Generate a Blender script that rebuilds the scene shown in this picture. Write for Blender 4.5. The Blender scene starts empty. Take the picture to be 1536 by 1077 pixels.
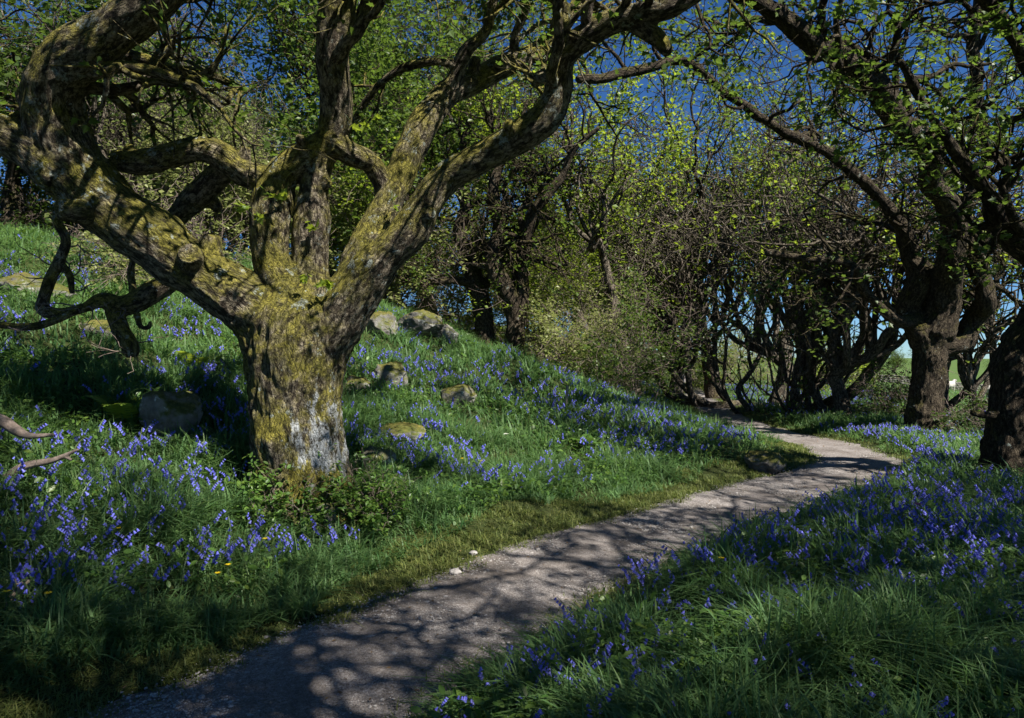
import bpy, math, numpy as np
from mathutils import Vector, noise as mnoise

# ------------------------------------------------------------------ camera, sky, sun, exposure
SC = bpy.context.scene
COL = SC.collection
CAMZ, FPX, CX, CY = 1.65, 1038.0, 768.0, 538.5
cam_data = bpy.data.cameras.new('camera')
cam_data.sensor_width = 36.0
cam_data.lens = 36.0 * FPX / 1536.0
cam_data.clip_end = 3000
cam_data.clip_start = 0.05
cam = bpy.data.objects.new('camera', cam_data)
COL.objects.link(cam)
cam.location = (0, 0, CAMZ)
cam.rotation_euler = (math.pi / 2, 0, 0)
SC.camera = cam

SUN_AZ, SUN_EL = math.radians(133), math.radians(50)      # azimuth clockwise from +Y
SUNV = Vector((math.sin(SUN_AZ) * math.cos(SUN_EL), math.cos(SUN_AZ) * math.cos(SUN_EL), math.sin(SUN_EL)))
world = bpy.data.worlds.new('World')
SC.world = world
world.use_nodes = True
wn = world.node_tree
sky = wn.nodes.new('ShaderNodeTexSky')
sky.sky_type = 'NISHITA'
sky.sun_disc = False
sky.sun_elevation = SUN_EL
sky.sun_rotation = SUN_AZ
sky.air_density = 0.7
sky.dust_density = 0.0
sky.ozone_density = 2.0
hs = wn.nodes.new('ShaderNodeHueSaturation')
hs.inputs['Saturation'].default_value = 1.15
wn.links.new(sky.outputs[0], hs.inputs['Color'])
tint = wn.nodes.new('ShaderNodeMix')
tint.data_type = 'RGBA'
tint.blend_type = 'MULTIPLY'
tint.inputs[0].default_value = 1.0
tint.inputs[7].default_value = (0.62, 0.86, 1.1, 1)
wn.links.new(hs.outputs[0], tint.inputs[6])
wn.links.new(tint.outputs[2], wn.nodes['Background'].inputs[0])
wn.nodes['Background'].inputs[1].default_value = 0.045
sl = bpy.data.lights.new('sun', 'SUN')
sl.energy = 5.0
sl.angle = math.radians(0.6)
sl.color = (1.0, 0.95, 0.86)
so = bpy.data.objects.new('sun', sl)
COL.objects.link(so)
so.rotation_euler = SUNV.to_track_quat('Z', 'Y').to_euler()
so.location = (10, -20, 40)
SC.view_settings.view_transform = 'Standard'
SC.view_settings.look = 'None'
SC.view_settings.gamma = 1
SC.view_settings.exposure = 1.3
SC.render.engine = 'CYCLES'
SC.cycles.max_bounces = 5
SC.cycles.diffuse_bounces = 3
SC.cycles.glossy_bounces = 2
SC.cycles.transmission_bounces = 3
SC.cycles.use_denoising = True
SC.cycles.sample_clamp_indirect = 3.0

rng = np.random.default_rng(7)

# ------------------------------------------------------------------ noise, terrain
def vnoise(p, seed=0):
    p = np.asarray(p, float)
    i = np.floor(p).astype(np.int64)
    f = p - i
    f = f * f * (3 - 2 * f)
    out = 0
    for dx in (0, 1):
        for dy in (0, 1):
            for dz in (0, 1):
                h = ((i[:, 0] + dx) * 374761393 + (i[:, 1] + dy) * 668265263 + (i[:, 2] + dz) * 2147483647 + seed * 974711) & 0xffffffff
                h = ((h ^ (h >> 13)) * 1274126177) & 0xffffffff
                h = (h ^ (h >> 16)) & 0xffff
                w = (f[:, 0] if dx else 1 - f[:, 0]) * (f[:, 1] if dy else 1 - f[:, 1]) * (f[:, 2] if dz else 1 - f[:, 2])
                out = out + w * (h / 65535.0)
    return out * 2 - 1


def fbm(p, scale, octv=3, seed=0):
    p = np.asarray(p, float) * scale
    a, o = 1.0, 0
    for k in range(octv):
        o = o + a * vnoise(p * (2.03 ** k), seed + k * 17)
        a *= 0.5
    return o


def n2(x, y, scale, octv=2, seed=0):
    return fbm(np.stack([x, y, np.zeros_like(x)], 1), scale, octv, seed)


def sstep(a, b, x):
    t = np.clip((x - a) / (b - a), 0, 1)
    return t * t * (3 - 2 * t)


PATH = np.array([(-14, -14), (-7, -6.2), (-4.6, -2.6), (-2.75, 0.4), (-1.7, 2.3), (-0.85, 3.7), (-0.35, 4.5), (0.42, 5.5), (1.4, 6.6),
                 (2.45, 7.7), (3.75, 9.05), (4.85, 10.2), (5.65, 11.4), (6.0, 13.0), (5.85, 16), (5.95, 18.7), (6.6, 23),
                 (8.5, 32), (11.5, 45), (20, 80), (60, 240), (180, 700)], float)


def catmull(P, k=8):
    P = np.asarray(P, float)
    E = np.vstack([2 * P[0] - P[1], P, 2 * P[-1] - P[-2]])
    t = np.linspace(0, 1, k, endpoint=False)[:, None]
    out = []
    for i in range(len(P) - 1):
        a, b, c, d = E[i], E[i + 1], E[i + 2], E[i + 3]
        out.append(0.5 * (2 * b + (c - a) * t + (2 * a - 5 * b + 4 * c - d) * t ** 2 + (3 * b - 3 * c + d - a) * t ** 3))
    return np.vstack(out + [P[-1:]])


def path_u(x, y):
    """signed distance from the middle of the path, left positive"""
    best = np.full(x.shape, 1e9)
    sg = np.ones(x.shape)
    for (ax, ay), (bx, by) in zip(PATH[:-1], PATH[1:]):
        dx, dy = bx - ax, by - ay
        L2 = dx * dx + dy * dy
        t = np.clip(((x - ax) * dx + (y - ay) * dy) / L2, 0, 1)
        ex, ey = x - ax - t * dx, y - ay - t * dy
        d = np.hypot(ex, ey)
        s = np.where(dx * ey - dy * ex >= 0, 1.0, -1.0)
        m = d < best
        best = np.where(m, d, best)
        sg = np.where(m, s, sg)
    return best * sg


def terrain(x, y):
    x = np.atleast_1d(np.asarray(x, float))
    y = np.atleast_1d(np.asarray(y, float))
    u = path_u(x, y)
    L = np.clip(u, 0, None) - 0.6
    ramp = 0.36 * (np.sqrt((L - 1.0) ** 2 + 1.0) + (L - 1.0)) / 2 - 0.04
    over = np.clip(L - 11.0, 0, None)
    ramp = ramp - 0.29 * (np.sqrt(over ** 2 + 4) - 2)
    ramp = np.minimum(ramp, 9.5)
    zl = np.where(u > 0, np.clip(ramp, 0, None), 0)
    r = np.clip(-u, 0, None)
    zr = 0.14 * sstep(0.5, 1.4, r) - 3.4 * sstep(5.0, 48.0, r)
    zr = zr + sstep(110, 380, np.hypot(x, y)) * (4.6 + 2.2 * n2(x, y, 0.006, 2, 5)) * sstep(10, 40, r)
    off = sstep(0.55, 1.3, np.abs(u))
    bump = (0.10 * n2(x, y, 0.6, 2, 1) + 0.035 * n2(x, y, 2.3, 2, 2)) * off * (1 + 1.2 * sstep(3, 8, u))
    return zl + zr + bump


def ray(px, py, d):
    return np.array([(px - CX) / FPX * d, d, CAMZ - (py - CY) / FPX * d])


def ground_at(px, py, dmax=150):
    d = np.concatenate([np.arange(1.2, 40, 0.02), np.arange(40, dmax, 0.2)])
    X = (px - CX) / FPX * d
    Z = CAMZ - (py - CY) / FPX * d
    k = np.argmax(Z < terrain(X, d))
    return np.array([X[k], d[k], terrain(X[k], d[k])[0]])


def at(px, d): return ((px - CX) / FPX * d, d)


def gz(x, y):
    return float(terrain(x, y)[0])

# ------------------------------------------------------------------ object helpers
def link_mesh(name, me, mat=None, parent=None):
    o = bpy.data.objects.new(name, me)
    COL.objects.link(o)
    if mat is not None:
        for m in (mat if isinstance(mat, (list, tuple)) else [mat]):
            me.materials.append(m)
    if parent is not None:
        o.parent = parent
    return o


def np_mesh(name, V, F, smooth=True, attr=None, midx=None):
    """V (n,3); F: one index array (m,k) or a list of such arrays"""
    Fs = F if isinstance(F, list) else [F]
    Fs = [np.asarray(f, np.int32) for f in Fs if len(f)]
    me = bpy.data.meshes.new(name)
    V = np.asarray(V, np.float32)
    me.vertices.add(len(V))
    me.vertices.foreach_set('co', V.ravel())
    loops = np.concatenate([f.ravel() for f in Fs])
    tot = np.concatenate([np.full(len(f), f.shape[1], np.int32) for f in Fs])
    start = np.concatenate([[0], np.cumsum(tot)[:-1]]).astype(np.int32)
    me.loops.add(len(loops))
    me.loops.foreach_set('vertex_index', loops)
    me.polygons.add(len(tot))
    me.polygons.foreach_set('loop_start', start)
    me.polygons.foreach_set('loop_total', tot)
    me.polygons.foreach_set('use_smooth', np.full(len(tot), smooth, dtype=bool))
    if midx is not None:
        me.polygons.foreach_set('material_index', np.asarray(midx, np.int32))
    me.update(calc_edges=True)
    if attr:
        for k, a in attr.items():
            at = me.attributes.new(k, 'FLOAT_VECTOR', 'POINT')
            at.data.foreach_set('vector', np.asarray(a, np.float32).ravel())
    me.validate()
    return me


def tag(o, label=None, cat=None, group=None, kind=None):
    if label: o['label'] = label
    if cat: o['category'] = cat
    if group: o['group'] = group
    if kind: o['kind'] = kind
    return o


def empty(name, loc, rz=0.0):
    o = bpy.data.objects.new(name, None)
    COL.objects.link(o)
    o.location = tuple(loc)
    o.rotation_euler = (0, 0, rz)
    o.empty_display_size = 0.1
    return o


def dup(root, loc, rz=0.0, sc=1.0, label=None, group=None):
    r = root.copy()
    COL.objects.link(r)
    r.location = tuple(loc)
    r.rotation_euler = (0, 0, rz)
    r.scale = (sc, sc, sc)
    if label: r['label'] = label
    if group: r['group'] = group
    for ch in list(root.children):
        c = ch.copy()
        COL.objects.link(c)
        c.parent = r
        for g in ch.children:
            d = g.copy()
            COL.objects.link(d)
            d.parent = c
    return r

# ------------------------------------------------------------------ materials
class NT:
    def __init__(self, name):
        self.m = bpy.data.materials.new(name)
        self.m.use_nodes = True
        self.t = self.m.node_tree
        self.t.nodes.clear()
        self.out = self.t.nodes.new('ShaderNodeOutputMaterial')

    def n(self, typ, inputs=None, **kw):
        nd = self.t.nodes.new(typ)
        for k, v in kw.items():
            setattr(nd, k, v)
        for k, v in (inputs or {}).items():
            if isinstance(v, bpy.types.NodeSocket):
                self.t.links.new(v, nd.inputs[k])
            else:
                nd.inputs[k].default_value = v
        return nd

    def noise(self, vec, scale, detail=4, rough=0.6):
        return self.n('ShaderNodeTexNoise', {'Vector': vec, 'Scale': scale, 'Detail': detail, 'Roughness': rough}).outputs['Fac']

    def ramp(self, fac, stops):
        r = self.n('ShaderNodeValToRGB', {'Fac': fac})
        e = r.color_ramp.elements
        while len(e) < len(stops): e.new(0.5)
        for k, (p, c) in enumerate(stops):
            e[k].position = p
            e[k].color = (c, c, c, 1) if not isinstance(c, tuple) else (*c, 1)
        return r.outputs['Color']

    def mix(self, fac, a, b):
        m = self.n('ShaderNodeMix', data_type='RGBA')
        for s, v in ((m.inputs[0], fac), (m.inputs[6], a), (m.inputs[7], b)):
            if isinstance(v, bpy.types.NodeSocket): self.t.links.new(v, s)
            else: s.default_value = v if not isinstance(v, tuple) else (*v, 1)
        return m.outputs[2]

    def math(self, op, a, b=0.0, c=0.0, clamp=False):
        m = self.n('ShaderNodeMath', operation=op, use_clamp=clamp)
        for k, v in enumerate((a, b, c)):
            if isinstance(v, bpy.types.NodeSocket): self.t.links.new(v, m.inputs[k])
            else: m.inputs[k].default_value = v
        return m.outputs[0]

    def bump(self, h, strength, dist):
        return self.n('ShaderNodeBump', {'Height': h, 'Strength': strength, 'Distance': dist}).outputs['Normal']

    def bsdf(self, col, rough=0.8, normal=None, spec=0.3):
        b = self.n('ShaderNodeBsdfPrincipled', {'Roughness': rough, 'Specular IOR Level': spec})
        if isinstance(col, bpy.types.NodeSocket): self.t.links.new(col, b.inputs['Base Color'])
        else: b.inputs['Base Color'].default_value = (*col, 1)
        if normal is not None: self.t.links.new(normal, b.inputs['Normal'])
        return b.outputs[0]

    def done(self, shader):
        self.t.links.new(shader, self.out.inputs[0])
        return self.m


def leaf_mat(name, c1, c2, trans, rough=0.45, tfac=0.42, spec=0.35):
    """thin leaf: c1..c2 varied leaf by leaf, light shines through"""
    t = NT(name)
    isl = t.n('ShaderNodeNewGeometry').outputs['Random Per Island']
    pos = t.n('ShaderNodeTexCoord').outputs['Object']
    v = t.math('ADD', t.math('MULTIPLY', isl, 0.75), t.math('MULTIPLY', t.noise(pos, 1.3, 2), 0.35), clamp=True)
    col = t.ramp(v, [(0.1, c1), (0.62, c2), (1.0, tuple(0.55 * (a + b) for a, b in zip(c2, (0.06, 0.05, 0.0))))])
    tr = t.n('ShaderNodeBsdfTranslucent')
    t.t.links.new(t.mix(v, trans, tuple(x * 0.72 for x in trans)), tr.inputs[0])
    b = t.bsdf(col, rough, spec=spec)
    ms = t.n('ShaderNodeMixShader', {0: tfac})
    t.t.links.new(b, ms.inputs[1])
    t.t.links.new(tr.outputs[0], ms.inputs[2])
    return t.done(ms.outputs[0])


def bark_mat(name, dark, light, moss_amt=0.5, lichen=0.5, moss1=(0.045, 0.05, 0.008), moss2=(0.17, 0.15, 0.025), hero=False):
    t = NT(name)
    bk = t.n('ShaderNodeAttribute', attribute_name='bark').outputs['Vector']
    pos = t.n('ShaderNodeTexCoord').outputs['Object']
    wob = t.n('ShaderNodeTexNoise', {'Vector': pos, 'Scale': 9.0, 'Detail': 3.0}).outputs['Color']
    wv = t.n('ShaderNodeVectorMath', {0: wob, 1: (0.05, 0.05, 0.05)}, operation='MULTIPLY').outputs[0]
    bk2 = t.n('ShaderNodeVectorMath', {0: bk, 1: wv}, operation='ADD').outputs[0]
    mp = t.n('ShaderNodeMapping', {'Vector': bk2, 'Scale': (1, 1, 0.42)}).outputs[0]
    ridge = t.noise(mp, 30, 10, 0.7)
    vor = t.n('ShaderNodeTexVoronoi', {'Vector': mp, 'Scale': 34.0}, feature='DISTANCE_TO_EDGE').outputs['Distance']
    crack = t.ramp(vor, [(0.0, 0.0), (0.25, 1.0)])
    fine = t.noise(pos, 90, 5, 0.75)
    big = t.noise(pos, 2.6, 8, 0.68)
    mid = t.noise(pos, 15, 6, 0.7)
    h = t.math('ADD', t.math('MULTIPLY', ridge, 1.1), t.math('ADD', t.math('MULTIPLY', crack, 0.16), t.math('MULTIPLY', fine, 0.3)))
    col = t.ramp(ridge, [(0.38, tuple(x * 0.6 for x in dark)), (0.47, dark), (0.54, light), (0.66, tuple(min(1, x * 1.9) for x in light))])
    col = t.mix(t.ramp(mid, [(0.4, 0.0), (0.7, 0.5)]), col, tuple(x * 0.8 for x in (light[0] * 1.1, light[1], light[2])))
    # moss on what faces the sky and where damp
    nz = t.n('ShaderNodeSeparateXYZ', {0: t.n('ShaderNodeNewGeometry').outputs['Normal']}).outputs[2]
    mm = t.math('ADD', t.math('MULTIPLY', nz, 0.24), t.math('ADD', t.math('MULTIPLY', big, 1.5), t.math('MULTIPLY', mid, 0.5)))
    mm = t.math('ADD', mm, t.math('MULTIPLY', ridge, 0.35))
    lo = 1.62 - 0.62 * moss_amt
    mask = t.ramp(t.math('MULTIPLY', mm, 0.4), [(lo * 0.4, 0.0), (lo * 0.4 + 0.11, 1.0)])
    mosscol = t.mix(t.ramp(t.noise(pos, 6.0, 7, 0.75), [(0.3, 0.0), (0.7, 1.0)]), moss1, moss2)
    mosscol = t.mix(t.ramp(ridge, [(0.4, 0.85), (0.52, 0.0)]), mosscol, tuple(x * 0.35 for x in moss1))
    mosscol = t.mix(t.ramp(fine, [(0.38, 0.75), (0.56, 0.0)]), mosscol, tuple(x * 0.5 for x in moss1))
    col = t.mix(t.math('MULTIPLY', mask, 0.88), col, mosscol)
    col = t.mix(t.ramp(vor, [(0.0, 0.7), (0.04, 0.4), (0.08, 0.0)]), col, tuple(x * 0.5 for x in dark))
    # crusts of pale lichen
    lv = t.noise(t.n('ShaderNodeMapping', {'Vector': pos, 'Location': (3, 7, 1)}).outputs[0], 5.2, 6, 0.72)
    lmask = t.ramp(lv, [(0.69 - 0.1 * lichen, 0.0), (0.71 - 0.1 * lichen, 1.0)])
    lcol = t.ramp(t.noise(pos, 60, 3), [(0.35, (0.14, 0.17, 0.15)), (0.6, (0.4, 0.44, 0.4))])
    lmask = t.math('MULTIPLY', lmask, t.ramp(mid, [(0.42, 0.0), (0.52, 1.0)]))
    col = t.mix(t.math('MULTIPLY', lmask, 0.8), col, lcol)
    if hero:
        # whitish crust near the foot of the trunk, on the side away from the slope
        xyz = t.n('ShaderNodeSeparateXYZ', {0: pos})
        zz = t.ramp(t.math('MULTIPLY', xyz.outputs[2], 0.5), [(0.05, 0.3), (0.2, 1.0), (0.4, 0.85), (0.75, 0.0)])
        xx = t.ramp(t.math('ADD', t.math('MULTIPLY', xyz.outputs[0], 1.0), 0.5), [(0.38, 0.0), (0.62, 1.0)])
        w = t.math('MULTIPLY', t.math('MULTIPLY', zz, xx), 1.0)
        pat = t.noise(t.n('ShaderNodeMapping', {'Vector': bk, 'Scale': (1, 1, 0.4)}).outputs[0], 8.0, 7, 0.72)
        wm = t.ramp(t.math('ADD', pat, t.math('MULTIPLY', w, 0.26)), [(0.70, 0.0), (0.78, 1.0)])
        wm = t.math('MULTIPLY', wm, t.ramp(t.math('ADD', ridge, t.math('MULTIPLY', mid, 0.4)), [(0.58, 0.0), (0.68, 1.0)]))
        wcol = t.mix(t.noise(pos, 38, 4), (0.25, 0.27, 0.27), (0.62, 0.65, 0.68))
        wcol = t.mix(t.math('MULTIPLY', t.ramp(vor, [(0.0, 1.0), (0.07, 0.0)]), 0.8), wcol, (0.08, 0.07, 0.05))
        col = t.mix(wm, col, wcol)
    return t.done(t.bsdf(col, 0.9, t.bump(h, 1.0, 0.07), 0.15))


def simple_mat(name, c1, c2, scale=12, rough=0.9, bump=0.4, dist=0.01, spec=0.2):
    t = NT(name)
    pos = t.n('ShaderNodeTexCoord').outputs['Object']
    f = t.noise(pos, scale, 8, 0.68)
    return t.done(t.bsdf(t.ramp(f, [(0.3, c1), (0.68, c2)]), rough, t.bump(f, bump, dist), spec))


def rock_mat(name, moss=0.6):
    t = NT(name)
    pos = t.n('ShaderNodeTexCoord').outputs['Object']
    f = t.noise(pos, 5, 9, 0.7)
    g = t.noise(pos, 34, 6, 0.7)
    col = t.ramp(f, [(0.3, (0.06, 0.055, 0.05)), (0.7, (0.24, 0.23, 0.21))])
    col = t.mix(t.ramp(t.noise(pos, 7.3, 6, .7), [(0.6, 0.0), (0.63, 0.8)]), col, (0.5, 0.51, 0.48))
    nz = t.n('ShaderNodeSeparateXYZ', {0: t.n('ShaderNodeNewGeometry').outputs['Normal']}).outputs[2]
    m = t.math('ADD', t.math('MULTIPLY', nz, 0.35), t.noise(pos, 3.2, 6, 0.7))
    mask = t.ramp(m, [(0.76 - 0.3 * moss, 0.0), (0.98 - 0.3 * moss, 1.0)])
    mc = t.mix(t.ramp(g, [(0.35, 0.0), (0.65, 1.0)]), (0.03, 0.032, 0.008), (0.17, 0.145, 0.035))
    mc = t.mix(t.ramp(t.noise(pos, 2.4, 5, .7), [(0.4, 0.0), (0.65, 0.7)]), mc, (0.06, 0.08, 0.02))
    col = t.mix(mask, col, mc)
    h = t.math('ADD', f, t.math('MULTIPLY', g, 0.35))
    return t.done(t.bsdf(col, 0.92, t.bump(h, 0.9, 0.04), 0.15))


def ground_mat():
    t = NT('woodland_soil')
    pos = t.n('ShaderNodeNewGeometry').outputs['Position']
    a = t.noise(pos, 1.7, 6, 0.65)
    b = t.noise(pos, 30, 6, 0.7)
    col = t.mix(a, (0.018, 0.025, 0.008), (0.035, 0.05, 0.014))
    col = t.mix(t.ramp(b, [(0.45, 0.0), (0.7, 0.8)]), col, (0.06, 0.06, 0.022))
    # open pasture far from the wood
    y = t.n('ShaderNodeSeparateXYZ', {0: pos}).outputs[0]
    far = t.ramp(t.math('MULTIPLY', y, 0.02), [(0.32, 0.0), (0.5, 1.0)])
    pasture = t.mix(t.noise(pos, 0.12, 6, 0.6), (0.045, 0.085, 0.02), (0.085, 0.125, 0.035))
    col = t.mix(far, col, pasture)
    return t.done(t.bsdf(col, 0.95, t.bump(b, 0.5, 0.03), 0.1))


def path_mat():
    t = NT('gravel')
    pos = t.n('ShaderNodeNewGeometry').outputs['Position']
    v = t.n('ShaderNodeTexVoronoi', {'Vector': pos, 'Scale': 70.0})
    v2 = t.n('ShaderNodeTexVoronoi', {'Vector': pos, 'Scale': 165.0})
    big = t.noise(pos, 1.6, 6, 0.65)
    fine = t.noise(pos, 48, 6, 0.75)
    hs = t.n('ShaderNodeSeparateColor', {0: v.outputs['Color']}).outputs[0]
    hs2 = t.n('ShaderNodeSeparateColor', {0: v2.outputs['Color']}).outputs[1]
    col = t.ramp(t.math('ADD', t.math('MULTIPLY', hs, 0.45), t.math('MULTIPLY', hs2, 0.55)),
                 [(0.1, (0.09, 0.078, 0.073)), (0.5, (0.23, 0.207, 0.196)), (0.9, (0.36, 0.335, 0.325)), (1.0, (0.55, 0.53, 0.52))])
    col = t.mix(t.ramp(fine, [(0.45, 0.0), (0.75, 0.75)]), col, (0.15, 0.125, 0.11))
    col = t.mix(t.ramp(big, [(0.36, 0.75), (0.6, 0.0)]), col, (0.10, 0.082, 0.07))
    h = t.math('ADD', t.math('MULTIPLY', v.outputs['Distance'], -0.8), t.math('ADD', t.math('MULTIPLY', v2.outputs['Distance'], -0.5), t.math('MULTIPLY', fine, 0.8)))
    return t.done(t.bsdf(col, 0.9, t.bump(h, 0.8, 0.012), 0.2))


M = {}
M['bark_hero'] = bark_mat('mossy_bark', (0.032, 0.026, 0.018), (0.25, 0.215, 0.16), 0.95, 0.95, hero=True, moss1=(0.075, 0.08, 0.012), moss2=(0.46, 0.40, 0.06))
M['bark'] = bark_mat('dark_bark', (0.022, 0.017, 0.011), (0.085, 0.068, 0.047), 0.6, 0.5)
M['bark_grey'] = bark_mat('grey_bark', (0.045, 0.038, 0.029), (0.18, 0.155, 0.12), 0.45, 0.55)
M['deadwood'] = simple_mat('dead_wood', (0.06, 0.045, 0.035), (0.24, 0.19, 0.16), 14, 0.85, 0.6)
M['stick'] = simple_mat('bleached_wood', (0.16, 0.12, 0.08), (0.42, 0.34, 0.26), 20, 0.8, 0.4)
M['rock'] = rock_mat('mossy_rock', 0.75)
M['rock_bare'] = rock_mat('lichen_rock', 0.35)
M['ground'] = ground_mat()
M['path'] = path_mat()
M['pebble'] = simple_mat('pebble_stone', (0.16, 0.14, 0.13), (0.42, 0.4, 0.38), 60, 0.8, 0.2)
M['leaf'] = leaf_mat('spring_leaf', (0.035, 0.07, 0.014), (0.08, 0.125, 0.026), (0.17, 0.27, 0.035))
M['leaf_bright'] = leaf_mat('fresh_leaf', (0.075, 0.13, 0.016), (0.16, 0.22, 0.03), (0.46, 0.6, 0.05))
M['leaf_pale'] = leaf_mat('pale_leaf', (0.10, 0.13, 0.04), (0.22, 0.24, 0.08), (0.4, 0.46, 0.14))
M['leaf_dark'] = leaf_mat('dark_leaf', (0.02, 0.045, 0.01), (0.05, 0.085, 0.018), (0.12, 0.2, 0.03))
M['grass'] = leaf_mat('long_grass', (0.036, 0.095, 0.03), (0.105, 0.19, 0.07), (0.21, 0.38, 0.10), 0.48, 0.38, 0.22)
M['verge'] = leaf_mat('short_grass', (0.06, 0.10, 0.022), (0.15, 0.17, 0.045), (0.24, 0.32, 0.06), 0.6, 0.3)
M['herb'] = leaf_mat('herb_leaf', (0.04, 0.10, 0.02), (0.10, 0.18, 0.035), (0.2, 0.36, 0.05), 0.4, 0.35)
M['stem'] = leaf_mat('flower_stem', (0.04, 0.08, 0.03), (0.07, 0.11, 0.05), (0.1, 0.16, 0.05), 0.5, 0.2)
M['blue'] = leaf_mat('bluebell_petal', (0.11, 0.115, 0.56), (0.2, 0.21, 0.76), (0.26, 0.28, 0.92), 0.5, 0.4)
M['yellow'] = leaf_mat('yellow_petal', (0.7, 0.45, 0.01), (0.8, 0.6, 0.02), (0.7, 0.5, 0.02), 0.4, 0.25)
M['pink'] = leaf_mat('pink_petal', (0.5, 0.05, 0.22), (0.6, 0.1, 0.3), (0.6, 0.1, 0.3), 0.5, 0.3)
M['white'] = leaf_mat('white_petal', (0.75, 0.75, 0.68), (0.8, 0.8, 0.75), (0.6, 0.6, 0.5), 0.5, 0.25)
M['wool'] = simple_mat('sheep_wool', (0.3, 0.28, 0.25), (0.5, 0.48, 0.44), 25, 0.95, 0.8, 0.03)
M['wall'] = rock_mat('wall_stone', 0.15)

# ------------------------------------------------------------------ wood: tubes, growing, remeshing
UP = np.array([0, 0, 1.0])


def unit(v):
    return v / (math.sqrt(v[0] * v[0] + v[1] * v[1] + v[2] * v[2]) + 1e-9)


def frames(P):
    T = np.gradient(P, axis=0)
    T /= np.linalg.norm(T, axis=1)[:, None] + 1e-9
    a = np.array([1.0, 0, 0]) if abs(T[0, 0]) < 0.8 else np.array([0, 1.0, 0])
    N = np.zeros_like(P)
    for i in range(len(P)):
        a = a - T[i] * np.dot(a, T[i])
        a = unit(a)
        N[i] = a
    return T, N, np.cross(T, N)


def tubes(list_pr, minr=0.0):
    """list of (points, radii) -> vertices, quads, end caps, bark coordinates"""
    V, Q, Tc, B = [], [], [], []
    base = 0
    for P, R in list_pr:
        P = np.asarray(P, float)
        R = np.maximum(np.asarray(R, float), minr)
        rm = R.max()
        k = 14 if rm > 0.14 else 9 if rm > 0.06 else 6 if rm > 0.022 else 4 if rm > 0.008 else 3
        T, N, Bn = frames(P)
        th = np.arange(k) * 2 * math.pi / k
        c, s = np.cos(th), np.sin(th)
        ring = P[:, None, :] + R[:, None, None] * (N[:, None, :] * c[None, :, None] + Bn[:, None, :] * s[None, :, None])
        n = len(P)
        S = np.concatenate([[0], np.cumsum(np.linalg.norm(np.diff(P, axis=0), axis=1))]) + base * 0.013
        bc = np.zeros((n, k, 3))
        bc[:, :, 0] = R[:, None] * c
        bc[:, :, 1] = R[:, None] * s
        bc[:, :, 2] = S[:, None]
        V.append(ring.reshape(-1, 3))
        B.append(bc.reshape(-1, 3))
        i, j = np.meshgrid(np.arange(n - 1), np.arange(k), indexing='ij')
        a = base + i * k + j
        b = base + i * k + (j + 1) % k
        Q.append(np.stack([a, b, b + k, a + k], -1).reshape(-1, 4))
        m = base + n * k
        V.append(P[[0, -1]])
        B.append(np.array([[0, 0, S[0]], [0, 0, S[-1]]]))
        jj = np.arange(k)
        Tc.append(np.stack([np.full(k, m), base + (jj + 1) % k, base + jj], 1))
        Tc.append(np.stack([np.full(k, m + 1), base + (n - 1) * k + jj, base + (n - 1) * k + (jj + 1) % k], 1))
        base = m + 2
    return np.vstack(V), [np.vstack(Q), np.vstack(Tc)], np.vstack(B)


def tube_mesh(name, list_pr, origin=(0, 0, 0)):
    V, F, B = tubes(list_pr)
    return np_mesh(name, V - np.asarray(origin), F, True, {'bark': B})


def fused_wood(name, list_pr, origin, voxel=0.02, smooth=6, lump=0.02, seed=3):
    """limbs grown together into one continuous skin, with burls and ridges"""
    V, F, _ = tubes(list_pr)
    me0 = np_mesh('tmp', V, F)
    o = bpy.data.objects.new('tmp', me0)
    COL.objects.link(o)
    m = o.modifiers.new('r', 'REMESH')
    m.mode = 'VOXEL'
    m.voxel_size = voxel
    s = o.modifiers.new('s', 'SMOOTH')
    s.factor = 0.5
    s.iterations = smooth
    dg = bpy.context.evaluated_depsgraph_get()
    ev = o.evaluated_get(dg)
    me = bpy.data.meshes.new_from_object(ev)
    bpy.data.objects.remove(o)
    n = len(me.vertices)
    co = np.empty(n * 3, np.float32)
    me.vertices.foreach_get('co', co)
    co = co.reshape(-1, 3).astype(float)
    no = np.empty(n * 3, np.float32)
    me.vertices.foreach_get('normal', no)
    no = no.reshape(-1, 3).astype(float)
    best = np.full(n, 1e9)
    bk = np.zeros((n, 3))
    rad = np.ones(n)
    for q, (P, R) in enumerate(list_pr):
        P = np.asarray(P, float)
        R = np.asarray(R, float)
        T, N, Bn = frames(P)
        S = np.concatenate([[0], np.cumsum(np.linalg.norm(np.diff(P, axis=0), axis=1))])
        for i in range(len(P)):
            d = co - P[i]
            a = np.einsum('ij,j->i', d, T[i])
            dist = np.sqrt((d ** 2).sum(1)) / R[i]
            mk = dist < best
            best[mk] = dist[mk]
            dm = d[mk]
            bk[mk] = np.stack([dm @ N[i], dm @ Bn[i], S[i] + a[mk] + q * 3.7], 1)
            rad[mk] = R[i]
    sc = np.clip(rad / 0.3, 0.25, 1.0)
    b2 = bk * np.array([1, 1, 0.35])
    disp = lump * sc * (1.2 * fbm(co, 3.2, 3, seed) + 0.55 * fbm(b2, 17, 3, seed + 5) + 0.6 * np.abs(fbm(b2, 9, 2, seed + 9)))
    co = co + no * disp[:, None] - np.asarray(origin)
    me.vertices.foreach_set('co', co.astype(np.float32).ravel())
    at = me.attributes.new('bark', 'FLOAT_VECTOR', 'POINT')
    at.data.foreach_set('vector', bk.astype(np.float32).ravel())
    me.polygons.foreach_set('use_smooth', np.ones(len(me.polygons), dtype=bool))
    me.materials.clear()
    me.name = name
    me.update()
    return me


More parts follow.
